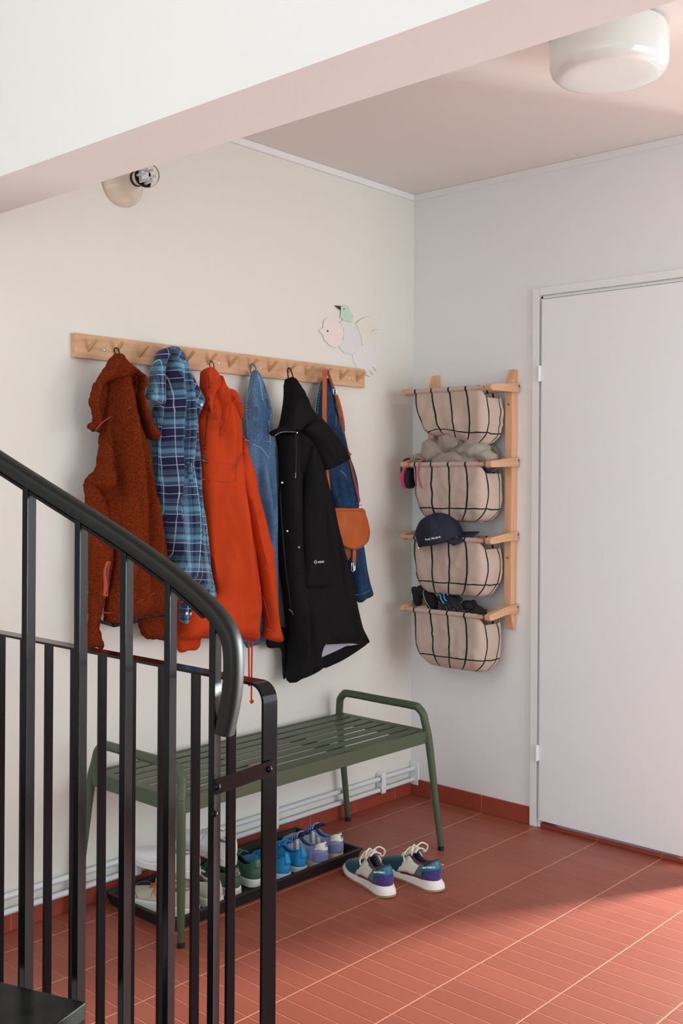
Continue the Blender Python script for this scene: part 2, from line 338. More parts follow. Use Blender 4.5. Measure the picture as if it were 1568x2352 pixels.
# stair: lowest visible tread plus the step under it
sc = thing('staircase', (-2.7, -1.1, 0), 'black polished stone tread on a white base at the bottom left corner', 'stairs')
C0 = np.array([-2.425, -1.155, 0.0])-.0*t3
def slab(c, run, wid, z0, z1, m, name, par, bevel=.004):
    V = [c+np.array([0, 0, z])+p for z in (z0, z1) for p in (0*t3, t3*run, t3*run+n3*wid, n3*wid)]
    return MB().add(V, [(3,2,1,0),(4,5,6,7),(0,1,5,4),(1,2,6,5),(2,3,7,6),(3,0,4,7)]).build(name, m, par, bevel=bevel)
slab(C0+n3*.022, .34, .95, .330, .365, STONE, 'tread', sc)
slab(C0+n3*.065+t3*.03, .31, .9, 0, .330, WALLW, 'riser', sc)
slab(C0+n3*.022-t3*.29, .33, .95, .147, .182, STONE, 'tread', sc)
slab(C0+n3*.065-t3*.26, .29, .9, 0, .147, WALLW, 'riser', sc)
# ------------------------------------------------------------------ peg rails
def pegrail(x0, lab, screws, skip=()):
    L_ = .688; o = thing('peg_rail', (x0+L_/2, 0, 1.77), lab, 'peg rail', 'two butted peg rails')
    MB().box((x0, -.022, 1.7315), (x0+L_, 0, 1.8075)).build('board', BEECH, o, bevel=.0012)
    for k in range(7):
        x = x0+.049+k*.0985
        MB().tube([(x, -.018, 1.757), (x, -.0655, 1.789), (x, -.067, 1.7902)], [.0062, .0062, .0052], 16).build('peg', PEGW, o)
    for s in screws: MB().disc((s, -.022, 1.7645), (0, -1, 0), .0052, .0018, 16, .0008).build('screw', CHROME, o)
    return o
pegrail(-1.721, 'long beech peg rail, the left one above the rust fleece and plaid shirt', (-1.612, -1.128))
pegrail(-1.0325, 'long beech peg rail, the right one above the black coat and shoulder bag', (-.925, -.432))
# ------------------------------------------------------------------ bench
bx0, bx1, by0, by1 = -1.672, -.515, -.485, -.062
be = thing('bench', (-1.09, -.26, 0), 'green metal slatted bench with tube armrests standing against the left wall', 'bench')
for nm, y in (('front_rail', by0), ('back_rail', by1)):
    MB().box((bx0, y-.007, .395), (bx1, y+.007, .440)).build(nm, BENCH, be, bevel=.003)
for x in (bx0, bx1): MB().box((x-.007, by0, .395), (x+.007, by1, .440)).box((x-.028 if x > -1 else x, by0, .428), (x if x > -1 else x+.028, by1, .440)).build('end_rail', BENCH, be, bevel=.003)
ns = 7; pit = (by1-by0-.02)/ns
for k in range(ns):
    y = by0+.010+pit*(k+.5)
    MB().box((bx0+.02, y-.0215, .4345), (bx1-.02, y+.0215, .4390)).build('slat', BENCH, be, bevel=.002)
for x in (bx0+(bx1-bx0)/3, bx0+2*(bx1-bx0)/3): MB().box((x-.016, by0, .412), (x+.016, by1, .4305)).build('cross_bar', BENCH, be, bevel=.002)
for side, (ff_, fb_) in ((1, ((-.478, -.522), (-.462, -.050))), (-1, ((-1.645, -.462), (-1.722, -.046)))):
    xs = -.518 if side > 0 else -1.668; xt = xs-.014*side
    pf = [(ff_[0], ff_[1], .012), (xs+.004*side, by0-.006, .40), (xs-.006*side, by0+.004, .47)]
    pb = [(fb_[0], fb_[1], .012), (xs+.004*side, by1+.012, .40), (xs-.006*side, by1, .47)]
    arc = []
    for k in range(7): t = k/6*PI/2; arc.append((xt+.006*side-.004*side*math.sin(t), by0+.004+.05*(1-math.cos(t)), .474+.05*math.sin(t)))
    arc2 = []
    for k in range(7): t = k/6*PI/2; arc2.append((xt+.006*side-.004*side*math.cos(t), by1+.002-.05*(1-math.cos(PI/2-t)), .474+.05*math.sin(PI/2-t)))
    lp = [np.array(pf[0]), np.array(pf[1])]; rad = [.0105, .0145]
    full = spline([pf[0], (np.array(pf[0])+np.array(pf[1]))/2, pf[1], arc[0], arc[2], arc[4], arc[6], (np.array(arc[6])+np.array(arc2[0]))/2, arc2[0], arc2[2], arc2[4], arc2[6], pb[1], (np.array(pb[0])+np.array(pb[1]))/2, pb[0]], 12); full = resample(full, .008)
    rr = [.0105+.004*min(1, max(0, q[2]/.40)) for q in full]
    k1 = next(i for i, q in enumerate(full) if q[2] > .432); k2 = len(full)-1-next(i for i, q in enumerate(full[::-1]) if q[2] > .432)
    MB().tube(full[:k1+1], rr[:k1+1], 20).build('leg', BENCH, be); MB().tube(full[k2:], rr[k2:], 20).build('leg', BENCH, be)
    MB().tube(full[k1:k2+1], .0145, 20).build('armrest', BENCH, be)
    for q in (ff_, fb_): MB().tube([(q[0], q[1], 0), (q[0], q[1], .016)], .0115, 16).build('foot_cap', RUBB, be)
# ------------------------------------------------------------------ boot tray
tx0, tx1, ty0, ty1 = -1.612, -.752, -.378, -.045
tr = thing('boot_tray', ((tx0+tx1)/2, (ty0+ty1)/2, 0), 'long black rubber boot tray holding the shoes under the bench', 'shoe tray')
def rect(i, z): return [(tx0+i, ty0+i, z), (tx1-i, ty0+i, z), (tx1-i, ty1-i, z), (tx0+i, ty1-i, z)]
V = rect(.012, 0)+rect(.002, .036)+rect(-.003, .036)+rect(-.003, .042)+rect(.009, .042)+rect(.020, .006); F = []
for i in range(5):
    for k in range(4): F.append((i*4+k, i*4+(k+1) % 4, (i+1)*4+(k+1) % 4, (i+1)*4+k))
F += [(3, 2, 1, 0), (20, 21, 22, 23)]
MB().add(V, F).build('tray', RUBB, tr, bevel=.0015)
# ------------------------------------------------------------------ text
def text(s, size, m, name, parent, M4, ext=.0004, local=True, align='CENTER', shear=0, bold=0.0):
    c = bpy.data.curves.new('t', 'FONT'); c.body = s; c.size = size; c.extrude = ext; c.align_x = align; c.align_y = 'CENTER'; c.shear = shear; c.offset = bold; c.resolution_u = 3
    o = bpy.data.objects.new('t', c); COL.objects.link(o); bpy.context.view_layer.update()
    me = bpy.data.meshes.new_from_object(o); bpy.data.objects.remove(o)
    me.transform(M4 if local else Matrix.Translation(-Vector(org(parent))) @ M4); me.materials.clear(); me.materials.append(m); me.name = name
    q = bpy.data.objects.new(name, me); COL.objects.link(q); q.parent = parent; return q
def frame(o, x, y):
    """matrix with text x axis along x, y axis along y, at o"""
    x = Vector(x).normalized(); y = Vector(y); y = (y-x*y.dot(x)).normalized(); z = x.cross(y)
    M = Matrix((x, y, z)).transposed().to_4x4(); M.translation = Vector(o); return M
# ------------------------------------------------------------------ shoes (toe along local +y)
def interp(t, pts):
    return float(np.interp(t, [p[0] for p in pts], [p[1] for p in pts]))
def smooth_w(t, W, heel=.62, waist=.62):
    base = float(np.interp(t, [0, .12, .3, .45, .62, .74, 1], [heel, heel+.03, waist, waist+.1, .93, 1.0, .9]))*W/2
    k = 1.0
    if t < .12: k = math.sqrt(max(0, 1-((.12-t)/.12)**2))
    if t > .74: k = max(0, 1-((t-.74)/.26)**2.3)**.5
    return base*k
def shoe(loc, rz, label, L=.27, W=.098, sole=(.030, .020), hh=(.092, .068, .090), mats=None, laces=True, cat='shoe', group=None, flare=.004, tip=.012, chunky=False, lacecol=None, bow=False, soleline=None, lining=None, tilt=None, name='sneaker', flat=False):
    up, so, li, lc = mats; o = thing(name, loc, label, cat, group, rz)
    if tilt: o.rotation_euler = tilt
    zs = lambda t: float(np.interp(t, [0, .3, .7, 1], [sole[0], sole[0]*.75+sole[1]*.25, sole[1], sole[1]+tip*.6]))
    zb = lambda t: float(np.interp(t, [0, .08, .6, .8, 1], [.004 if chunky else 0.001, 0, 0, tip*.25, tip]))
    ts = [0.0]+[.12*(1-math.cos(PI/2*k/6)) for k in range(1, 7)]+list(np.linspace(.16, .74, 16))+[.74+.26*math.sin(PI/2*k/7) for k in range(1, 8)]
    cen = lambda t: .010*math.sin(PI*min(1, max(0, (t-.3)/.7)))*.5
    # sole
    per = [(-1, t) for t in ts[1:-1]][::1]; per = [(0, 0.0)]+[(-1, t) for t in ts[1:-1]]+[(0, 1.0)]+[(1, t) for t in ts[1:-1][::-1]]
    def pt(s, t, off, z):
        w = smooth_w(t, W)+off if s else 0; y = t*L; d = .5
        if t == 0: y -= off
        if t == 1: y += off
        y += (-off if t < .1 else (off if t > .9 else 0))*(.8 if s else 0)
        if chunky and z > .01 and t < .12: y += 0
        return (cen(t)+s*w, y, z)
    rows = [(flare-.004, lambda t: zb(t)), (flare, lambda t: zb(t)+.004), (flare*.8, lambda t: (zb(t)+zs(t))/2), (.0018, lambda t: zs(t)-.002), (-.001, zs)]
    V = []
    for off, zf in rows:
        for s, t in per:
            ex = (flare*2.2*max(0, 1-t/.12) if chunky and zf(t) < zs(t)*.7 else 0); x, y, z = pt(s, t, off, zf(t)); V.append((x, y-ex, z))
    n = len(per); F = [(i*n+k, i*n+(k+1) % n, (i+1)*n+(k+1) % n, (i+1)*n+k) for i in range(len(rows)-1) for k in range(n)]+[tuple(range(n)), tuple(range((len(rows)-1)*n, len(rows)*n))]
    MB().add(V, F).build('sole', so, o, local=True)
    if soleline is not None:
        V = []
        for off, dz in ((flare+.0006, -.0005), (flare+.0006, .006), (flare-.006, .0045), (flare-.006, .0)):
            for s, t in per:
                ex = (flare*2.2*max(0, 1-t/.12) if chunky else 0); x, y, z = pt(s, t, off, zb(t)+dz); V.append((x, y-ex, max(z, .0001)))
        F = [(i*n+k, i*n+(k+1) % n, (i+1)*n+(k+1) % n, (i+1)*n+k) for i in range(3) for k in range(n)]+[tuple(range(n)), tuple(range(3*n, 4*n))]
        MB().add(V, F).build('outsole', soleline, o, local=True)
    # walls, u in -1..1 around the heel
    TW = .56; rim = lambda t: float(np.interp(t, [0, .05, .16, .26, .36, .45, TW], [hh[0], hh[0]*.99, hh[1]*1.08, hh[1], hh[1]*1.06, hh[2]*.93, hh[2]*.76]))
    hv = lambda t: float(np.interp(t, [.42, .5, .56, .66, .76, .88, 1.0], [hh[2]*.95, hh[2]*.86, hh[2]*.77, hh[2]*.65, hh[2]*.56, hh[2]*.48, sole[1]+tip*.6+.004]))
    inset = lambda t: float(np.interp(t, [0, .1, .3, .45, TW], [.66, .62, .60, .42, .25]))
    def wall(u, s, off=0.0):
        s = max(0.0, s); t = min(TW*1.05, TW*abs(u)**1.7); sg = -1 if u < 0 else 1; w = smooth_w(t, W)-.002; z0 = zs(t)-.003; z = z0+(rim(t)-z0)*s
        bulge = 1+.10*math.sin(PI*min(1, s*1.3))*(1-s)
        k = (1-s**1.6)*bulge+s**1.6*inset(t)*1.0; k = k if t > .0 else 1
        xx = (w+off)*k*(min(1, abs(u)*12)); y = t*L+.001 + (-.004*math.sin(s*PI) + .006*s*s)*max(0, 1-t/.12) - off*max(0, 1-t/.10)
        return (cen(t)+sg*xx, y, z)
    nu, nv = 61, 9; V = [wall(-1+2*i/(nu-1), j/(nv-1)) for i in range(nu) for j in range(nv)]
    F = [(i*nv+j, (i+1)*nv+j, (i+1)*nv+j+1, i*nv+j+1) for i in range(nu-1) for j in range(nv-1)]
    # vamp
    b = len(V); tv = list(np.linspace(.54, .74, 8))+[.74+.258*math.sin(PI/2*k/8) for k in range(1, 9)]; na = 17
    for t in tv:
        w = smooth_w(t, W)-.0015; z0 = zs(t)-.003; h = hv(t)
        for a in range(na):
            th = PI*a/(na-1); V.append((cen(t)-math.copysign(abs(math.cos(th))**.8, math.cos(th))*w, t*L, z0+max(.004, h-z0)*abs(math.sin(th))**.72))
    F += [(b+i*na+a, b+i*na+a+1, b+(i+1)*na+a+1, b+(i+1)*na+a) for i in range(len(tv)-1) for a in range(na-1)]
    u_ = mesh('upper', V, F, up, o, local=True); sm = u_.modifiers.new('solid', 'SOLIDIFY'); sm.thickness = .0045; sm.offset = -1
    bm = bmesh.new(); bm.from_mesh(u_.data); bmesh.ops.recalc_face_normals(bm, faces=bm.faces); bm.to_mesh(u_.data); bm.free()
    # insole, tongue
    V = [(cen(t)+s*(smooth_w(t, W)*.8), t*L, zs(t)+.006) for t in np.linspace(.03, .6, 12) for s in (-1, 1)]
    mesh('insole', V, [(2*i, 2*i+1, 2*i+3, 2*i+2) for i in range(11)], li, o, local=True)
    V = []; tt = list(np.linspace(.66, .33, 12)); nb = 7
    for i, t in enumerate(tt):
        h = np.interp(t, [.33, .40, .5, .56, .66], [hh[2]*1.12, hh[2]*1.06, hh[2]*.92, hh[2]*.80, hh[2]*.64]); ww = np.interp(t, [.33, .42, .66], [.021, .019, .013])
        for k in range(nb): q = -1+2*k/(nb-1); V.append((cen(t)+q*ww, t*L-.004*q*q, h-.010*q*q+.001))
    to = mesh('tongue', V, [(i*nb+k, i*nb+k+1, (i+1)*nb+k+1, (i+1)*nb+k) for i in range(len(tt)-1) for k in range(nb-1)], lining or up, o, local=True)
    sm = to.modifiers.new('solid', 'SOLIDIFY'); sm.thickness = .004; sm.offset = 0
    if laces:
        for k in range(5):
            t = .44+.045*k; h = np.interp(t, [.40, .5, .56, .66], [hh[2]*1.06, hh[2]*.92, hh[2]*.80, hh[2]*.64])+.0045; w2 = .024-.0015*k
            ps = spline([(cen(t)-w2, t*L-.002, h-.012), (cen(t)-w2*.6, t*L, h), (cen(t), t*L+.002*(-1)**k, h+.002), (cen(t)+w2*.6, t*L, h), (cen(t)+w2, t*L+.004, h-.012)], 4)
            MB().tube(ps, .0026, 8).build('lace', lc, o, local=True)
        if bow:
            h = hh[2]*1.08; y = .40*L
            for s in (-1, 1):
                MB().tube(spline([(0, y, h+.004), (s*.018, y-.010, h+.018), (s*.036, y-.020, h+.006), (s*.030, y-.012, h-.014), (s*.010, y, h+.002), (0, y, h+.004)], 5), .0026, 8).build('lace', lc, o, local=True)
                MB().tube(spline([(0, y, h+.004), (s*.016, y+.014, h+.002), (s*.034, y+.022, h-.022), (s*.040, y+.012, h-.040)], 5), .0024, 8).build('lace', lc, o, local=True)
    def patch(nm, m, u0, u1, s0, s1, off=.0018, shape=None, n=14, k=5):
        V = []
        for i in range(n+1):
            for j in range(k+1):
                a, c = i/n, j/k; u = u0+(u1-u0)*a; s = s0+(s1-s0)*c
                if shape: u, s = shape(a, c, u, s)
                V.append(wall(u, s, off))
        F = [(i*(k+1)+j, (i+1)*(k+1)+j, (i+1)*(k+1)+j+1, i*(k+1)+j+1) for i in range(n) for j in range(k)]
        p = mesh(nm, V, F, m, o, local=True); sm = p.modifiers.new('solid', 'SOLIDIFY'); sm.thickness = .0022; sm.offset = 0; return p
    o_wall = wall
    return o, patch, wall
suede = lambda n, c: mat(n, c, .85, spec=.2, sheen=.2, bump=(500, .25, .001))
WH = mat('white_midsole', (226, 222, 216), .55); GUM = mat('gum_outsole', (158, 128, 98), .6); CR = mat('cream_lace', (222, 212, 196), .8); DK = mat('dark_lining', (38, 36, 44), .9)
TEAL = suede('deep_teal_suede', (12, 66, 82)); PUR = suede('purple_suede', (72, 52, 116)); GRT = suede('grey_green_suede', (84, 102, 104)); BUR = suede('burgundy_mesh', (112, 22, 52)); HT = mat('teal_heel_leather', (20, 104, 128), .35); OFF = mat('off_white_leather', (220, 214, 204), .5); WT = mat('white_lettering', (240, 240, 240), .5)
def runner(loc, rz, lab):
    o, patch, wall = shoe(loc, rz, lab, L=.272, W=.094, sole=(.036, .020), hh=(.098, .076, .102), mats=(TEAL, WH, DK, CR), group='pair of teal and purple running shoes', chunky=True, flare=.006, tip=.018, soleline=GUM, lining=OFF, bow=True)
    for s in (-1, 1):
        patch('side_panel', GRT, s*.50, s*.80, .12, .92, .0015)
        patch('collar', BUR, s*.22, s*.86, .93, 1.02, .0022); patch('side_stripe', BUR, s*.44, s*.97, -.02, .10, .0030)
        patch('letter_mark', OFF, s*.62, s*.80, .12, .82, .0030, shape=lambda a, c, u, q: (u+.0+s*.09*(1-c), q)); patch('letter_mark', OFF, s*.78, s*.97, .12, .86, .0030, shape=lambda a, c, u, q: (u+s*.05*(1-c), q))
    patch('heel_counter', PUR, -.46, .46, .0, .52, .0024, shape=lambda a, c, u, q: (u*(1-.15*c), q*(1+.15*abs(2*a-1))), n=30)
    tab = patch('heel_tab', HT, -.50, .50, .52, .97, .0034, shape=lambda a, c, u, q: (u, .50+.04*math.cos((2*a-1)*PI)+(q-.52)*(1-.35*abs(2*a-1)**2)), n=30)
    for s in (-1, 1):
        A = Vector(wall(s*.40, .68, .0058)); A2 = Vector(wall(s*.20, .68, .0058)); B_ = Vector(wall(s*.3, .95, .004)); M0 = Vector(wall(s*.30, .72, .0062))
        X = (A2-A) if s < 0 else (A-A2); text('new balance', .0105, WT, 'lettering', tab, frame(M0, X, B_-M0), bold=.0003)
    return o
runner((-.945, -.660, 0), -.36, 'teal and purple running shoe on the tiles, nearer the boot tray')
runner((-.795, -.748, 0), -.16, 'teal and purple running shoe on the tiles, nearer the door')
LIL = suede('lilac_suede', (140, 152, 196)); LIL2 = suede('dull_lilac_suede', (112, 118, 158)); BEI = mat('beige_rubber', (196, 170, 142), .6); NAV = mat('navy_lining', (30, 40, 66), .9)
INK = mat('blue_ink', (70, 90, 140), .6)
def trefoil(p, wall, m, o):
    c = Vector(wall(0, .86, .007)); M = MB()
    for ang in (-.6, 0, .6):
        pts = [(c.x+math.sin(ang)*.004*k+ .0022*math.cos(t)*math.cos(ang)+0*t, 0, 0) for k in (0,) for t in (0,)]
        ring = [(c.x+math.sin(ang)*.0048+.0026*math.cos(t)*math.cos(ang)+.0040*math.sin(t)*math.sin(ang), c.y-.001, c.z+math.cos(ang)*.0048-.0026*math.cos(t)*math.sin(ang)+.0040*math.sin(t)*math.cos(ang)) for t in np.linspace(0, 2*PI, 13)[:-1]]
        M.add(ring, [tuple(range(12))])
    for k in range(2): M.box((c.x-.006, c.y-.0012, c.z-.0025-.0022*k), (c.x+.006, c.y-.0004, c.z-.0013-.0022*k))
    mm = M.build('emblem', m, o, local=True)
def threestripe(loc, rz, lab):
    o, patch, wall = shoe(loc, rz, lab, L=.262, W=.092, sole=(.030, .022), hh=(.094, .072, .100), mats=(LIL, BEI, NAV, LIL), group='pair of lilac suede trainers', flare=.003, tip=.008, lining=NAV)
    for s in (-1, 1):
        for k in range(3): patch('stripe', OFF, s*(.60+.13*k), s*(.66+.13*k), .02, .90, .0028, shape=lambda a, c, u, q: (u+s*.10*c, q))
    patch('heel_counter', LIL2, -.42, .42, .0, .52, .0022, n=30); t = patch('heel_tab', OFF, -.40, .40, .58, 1.0, .0030, shape=lambda a, c, u, q: (u, q if c > .5 else q+.12*abs(2*a-1)), n=30)
    trefoil(None, wall, INK, t)
    return o
threestripe((-.925, -.362, .007), .10, 'lilac striped suede trainer at the tray end, the nearer to the blue trainers')
threestripe((-.822, -.340, .007), .10, 'lilac suede trainer, the farther of its pair next to the tray end')
BLU = mat('bright_blue_knit', (8, 128, 184), .6, bump=(260, .4, .002)); BL2 = mat('light_blue_foam', (120, 190, 220), .6); WS = mat('whitish_foam', (206, 214, 218), .6)
for x, y, r, l in ((-1.078, -.335, .12, 'bright blue kids trainer just left of the railing post in the boot tray'), (-.995, -.330, .14, 'bright blue kids trainer next to the lilac trainers in the boot tray')):
    o, patch, wall = shoe((x, y, .007), r, l, L=.225, W=.080, sole=(.022, .018), hh=(.080, .062, .084), mats=(BLU, WS, NAV, BLU), group='pair of bright blue trainers', flare=.003)
    patch('pull_tab', BLU, -.16, .16, .55, 1.16, .0028, n=12)
GRN = mat('green_leather', (60, 92, 74), .45, bump=(300, .2, .001)); GOLD = mat('gold_print', (190, 140, 70), .4)
for x, y, r, l in ((-1.292, -.318, .05, 'dark green sneaker with white sole in the boot tray, nearer the cream shoes'), (-1.190, -.312, .02, 'dark green sneaker with white sole in the boot tray, nearer the bright blue trainers')):
    o, patch, wall = shoe((x, y, .007), r, l, L=.25, W=.088, sole=(.028, .024), hh=(.088, .066, .090), mats=(GRN, WH, DK, GRN), group='pair of dark green sneakers', flare=.003)
    t = patch('heel_tab', GRN, -.2, .2, .62, 1.08, .0026, n=12); q = Vector(wall(0, .82, .0062)); MB().box((q.x-.004, q.y-.0015, q.z-.004), (q.x+.004, q.y, q.z+.004)).build('emblem', GOLD, t, local=True)
SUE = suede('stone_suede', (188, 180, 164)); ORL = mat('orange_lace', (190, 104, 52), .7); BRN = mat('brown_leather_lining', (96, 52, 30), .45); SEAM = mat('dark_seam', (84, 82, 78), .8)
for x, y, r, l in ((-1.488, -.348, .22, 'stone suede low shoe with orange laces at the left end of the tray'), (-1.395, -.346, .02, 'brown lined stone suede low shoe beside the green sneaker, right one of its pair')):
    o, patch, wall = shoe((x, y, .007), r, l, L=.292, W=.102, sole=(.032, .030), hh=(.086, .070, .084), mats=(SUE, WH, BRN, ORL), group='pair of stone suede shoes', flare=.004, tip=.004, bow=(x < -1.45))
    zz = lambda th: .026+.036*math.sin(th)**.72
    MB().tube([(-.048*math.cos(th), 0.292*(.66+.13*math.sin(th)), zz(th)+.002) for th in np.linspace(.15, PI-.15, 16)], .0012, 6).build('toe_seam', SEAM, o, local=True)
WHL = mat('white_leather', (232, 232, 236), .4)
o, patch, wall = shoe((-1.405, -.255, .084), -.1, 'white leather sneaker lying on top of the stone suede shoes near the wall', L=.25, W=.088, sole=(.028, .024), hh=(.088, .066, .09), mats=(WHL, WH, GRAY, WHL), group='pair of white sneakers', flare=.003, tilt=(.10, -.10, .35))
o, patch, wall = shoe((-1.262, -.262, .080), -.1, 'white leather sneaker standing above the green sneakers near the wall', L=.25, W=.09, sole=(.030, .026), hh=(.094, .068, .09), mats=(WHL, WH, GRAY, WHL), group='pair of white sneakers', flare=.003, tilt=(.16, 0, .10))
# ------------------------------------------------------------------ paper bird on the wall
PAP = {}
def paper(nm, bg, ln, freq, amp, ang, wd=.16, wob=40):
    m = mat(nm, bg, .8, spec=.2); nt, bs = nodes(m); g = G(nt); tc = nt.nodes.new('ShaderNodeTexCoord'); sp = nt.nodes.new('ShaderNodeSeparateXYZ'); nt.links.new(tc.outputs['Object'], sp.inputs[0]); x, z = sp.outputs[0], sp.outputs[2]
    n = nt.nodes.new('ShaderNodeTexNoise'); n.inputs['Scale'].default_value = wob; n.inputs['Detail'].default_value = 1; nt.links.new(tc.outputs['Object'], n.inputs['Vector'])
    v = g.m('ADD', g.m('ADD', g.m('MULTIPLY', x, math.sin(ang)), g.m('MULTIPLY', z, math.cos(ang))), g.m('MULTIPLY', g.m('SUBTRACT', n.outputs['Fac'], .5), amp))
    l = g.line(v, 1/freq, 0, wd/freq); c = g.mix(l, lin(bg), lin(ln)); nt.links.new(c, bs.inputs['Base Color']); return m
bird = thing('paper_bird', px(800, 790, 1, -.003), 'cut paper bird with a small green bird on its back, above the rail end', 'wall decoration')
c7 = lambda L_: [(700+x/7.84, 680+y/7.84) for x, y in L_]
def plate(nm, pts, m, y, th=.0012, par=None):
    P = [px(a, b, 1, y) for a, b in pts]; n = len(P); V = [tuple(p) for p in P]+[(p[0], p[1]+th, p[2]) for p in P]
    return MB().add(V, [tuple(range(n)), tuple(range(n, 2*n))[::-1]]+[(k, (k+1) % n, n+(k+1) % n, n+k) for k in range(n)]).build(nm, m, par or bird, smooth=False)
hd = plate('head', c7([(245, 605), (330, 570), (330, 520), (345, 440), (400, 395), (480, 395), (560, 420), (640, 500), (690, 590), (700, 700), (670, 810), (620, 895), (560, 930), (480, 910), (400, 840), (345, 780), (325, 700), (270, 640)]), paper('red_ruled_paper', (236, 228, 222), (214, 140, 136), 330, .012, -.35), -.0045)
plate('body', c7([(625, 470), (680, 430), (800, 470), (920, 500), (980, 570), (1040, 640), (1050, 760), (1010, 900), (940, 1010), (850, 1050), (700, 1020), (610, 905), (700, 760), (700, 600)]), paper('grey_ruled_paper', (226, 224, 222), (168, 172, 182), 420, .02, -.55), -.0034)
plate('tail', c7([(925, 495), (990, 430), (1080, 380), (1180, 365), (1150, 490), (1270, 490), (1200, 640), (1310, 600), (1270, 720), (1210, 800), (1150, 850), (1040, 900), (1000, 700)]), mat('cream_paper', (222, 218, 204), .8), -.0058)
plate('wing', c7([(855, 1050), (940, 1000), (1020, 860), (1080, 800), (1180, 870), (1260, 1000), (1300, 1150), (1280, 1300), (1200, 1400), (1100, 1420), (1000, 1380), (930, 1290), (880, 1180)]), mat('plain_white_paper', (224, 220, 216), .8), -.0024)
gb = plate('small_bird', c7([(650, 185), (720, 160), (790, 190), (800, 240), (840, 310), (880, 360), (860, 420), (850, 460), (780, 470), (690, 430), (635, 380), (650, 290), (640, 240)]), paper('green_ruled_paper', (200, 222, 200), (110, 160, 132), 500, .02, .5), -.0055)
plate('beak', c7([(535, 170), (650, 180), (645, 255), (600, 225)]), mat('dark_brown_ink', (54, 36, 34), .7), -.0062, par=gb)
for q, r, pp in (((410, 630), .0042, hd), ((703, 232), .0028, gb)):
    x, y = c7([q])[0]; p = px(x, y, 1, -.0065)
    MB().disc(p, (0, -1, 0), r, .0006, 20).build('eye', GRAY, pp); MB().disc(p-np.array([0, .0006, 0]), (0, -1, 0), r*.5, .0006, 16).build('pupil', BLACK, pp)
for a, b in (((1090, 1420), (1170, 1450)), ((1165, 1340), (1225, 1420)), ((1225, 1280), (1280, 1350))):
    A_, B_ = [px(*c7([q])[0], 1, -.004) for q in (a, b)]; MB().tube([A_, B_], .0006, 6).build('claw', DK, bird)
# ------------------------------------------------------------------ wooden rack with hanging fabric baskets
rk = thing('storage_rack', (0, -.32, .765), 'beech wall rack with two uprights and four pairs of arms beside the room corner', 'wall rack')
YA, YB = -.131, -.517; ARML = .205; LV = [(1.727, 1.719), (1.431, 1.421), (1.137, 1.124), (.848, .828)]
for y in (YA, YB):
    for_ = [(0, .765), (0, 1.801), (-.018, 1.801), (-.042, 1.745), (-.042, .825), (-.018, .765)]
    V = [(x, y-.0165, z) for x, z in for_]+[(x, y+.0165, z) for x, z in for_]; n = 6
    MB().add(V, [tuple(range(n)), tuple(range(n, 2*n))[::-1]]+[(k, n+k, n+(k+1) % n, (k+1) % n) for k in range(n)]).build('upright', BEECHV, rk, bevel=.002)
    for z in (1.66, 1.05): MB().disc((-.042, y, z), (-1, 0, 0), .005, .001, 14).build('screw', GRAY, rk)
    for z0, z1 in LV:
        pf = [(-.006, z0-.020), (-.006, z0+.020), (-.10, z0+.012), (-ARML+.006, z1+.012), (-ARML, z1+.006), (-ARML, z1-.008), (-ARML+.008, z1-.014), (-.09, z0-.020)]
        s = -1 if y == YB else 1; y0, y1 = (y-.0175-.012*(y == YB), y-.0155+.014*(y == YB)) if y == YB else (y-.002+.016, y+.032)
        V = [(x, y0, z) for x, z in pf]+[(x, y1, z) for x, z in pf]; n = 8
        am = MB().add(V, [tuple(range(n)), tuple(range(n, 2*n))[::-1]]+[(k, n+k, n+(k+1) % n, (k+1) % n) for k in range(n)]).build('arm', BEECH, rk, bevel=.003)
        if y == YB:
            MB().disc((-ARML+.012, y0, z1), (0, -1, 0), .0048, .0008, 16).build('dowel_end', BEECHV, am); MB().disc((-.012, y0, z0+.006), (0, -1, 0), .0045, .0008, 16).build('dowel_end', BRN, am)
def canvas():
    m = mat('pink_grey_canvas', (190, 170, 157), .85, spec=.2, bump=(420, .25, .001)); nt, bs = nodes(m); g = G(nt); uv = nt.nodes.new('ShaderNodeUVMap'); sp = nt.nodes.new('ShaderNodeSeparateXYZ'); nt.links.new(uv.outputs[0], sp.inputs[0])
    n = nt.nodes.new('ShaderNodeTexNoise'); n.inputs['Scale'].default_value = 14; nt.links.new(uv.outputs[0], n.inputs['Vector'])
    wob = g.m('MULTIPLY', g.m('SUBTRACT', n.outputs['Fac'], .5), .012)
    l1 = g.line(g.m('ADD', sp.outputs[0], wob), .084, .172, .0078); l2 = g.m('LESS_THAN', g.m('ABSOLUTE', g.m('SUBTRACT', g.m('ADD', sp.outputs[1], wob), .176)), .0026)
    c = g.mix(g.m('MAXIMUM', l1, l2), lin((190, 170, 157)), lin((12, 44, 34))); nt.links.new(c, bs.inputs['Base Color']); return m
CANV = canvas()
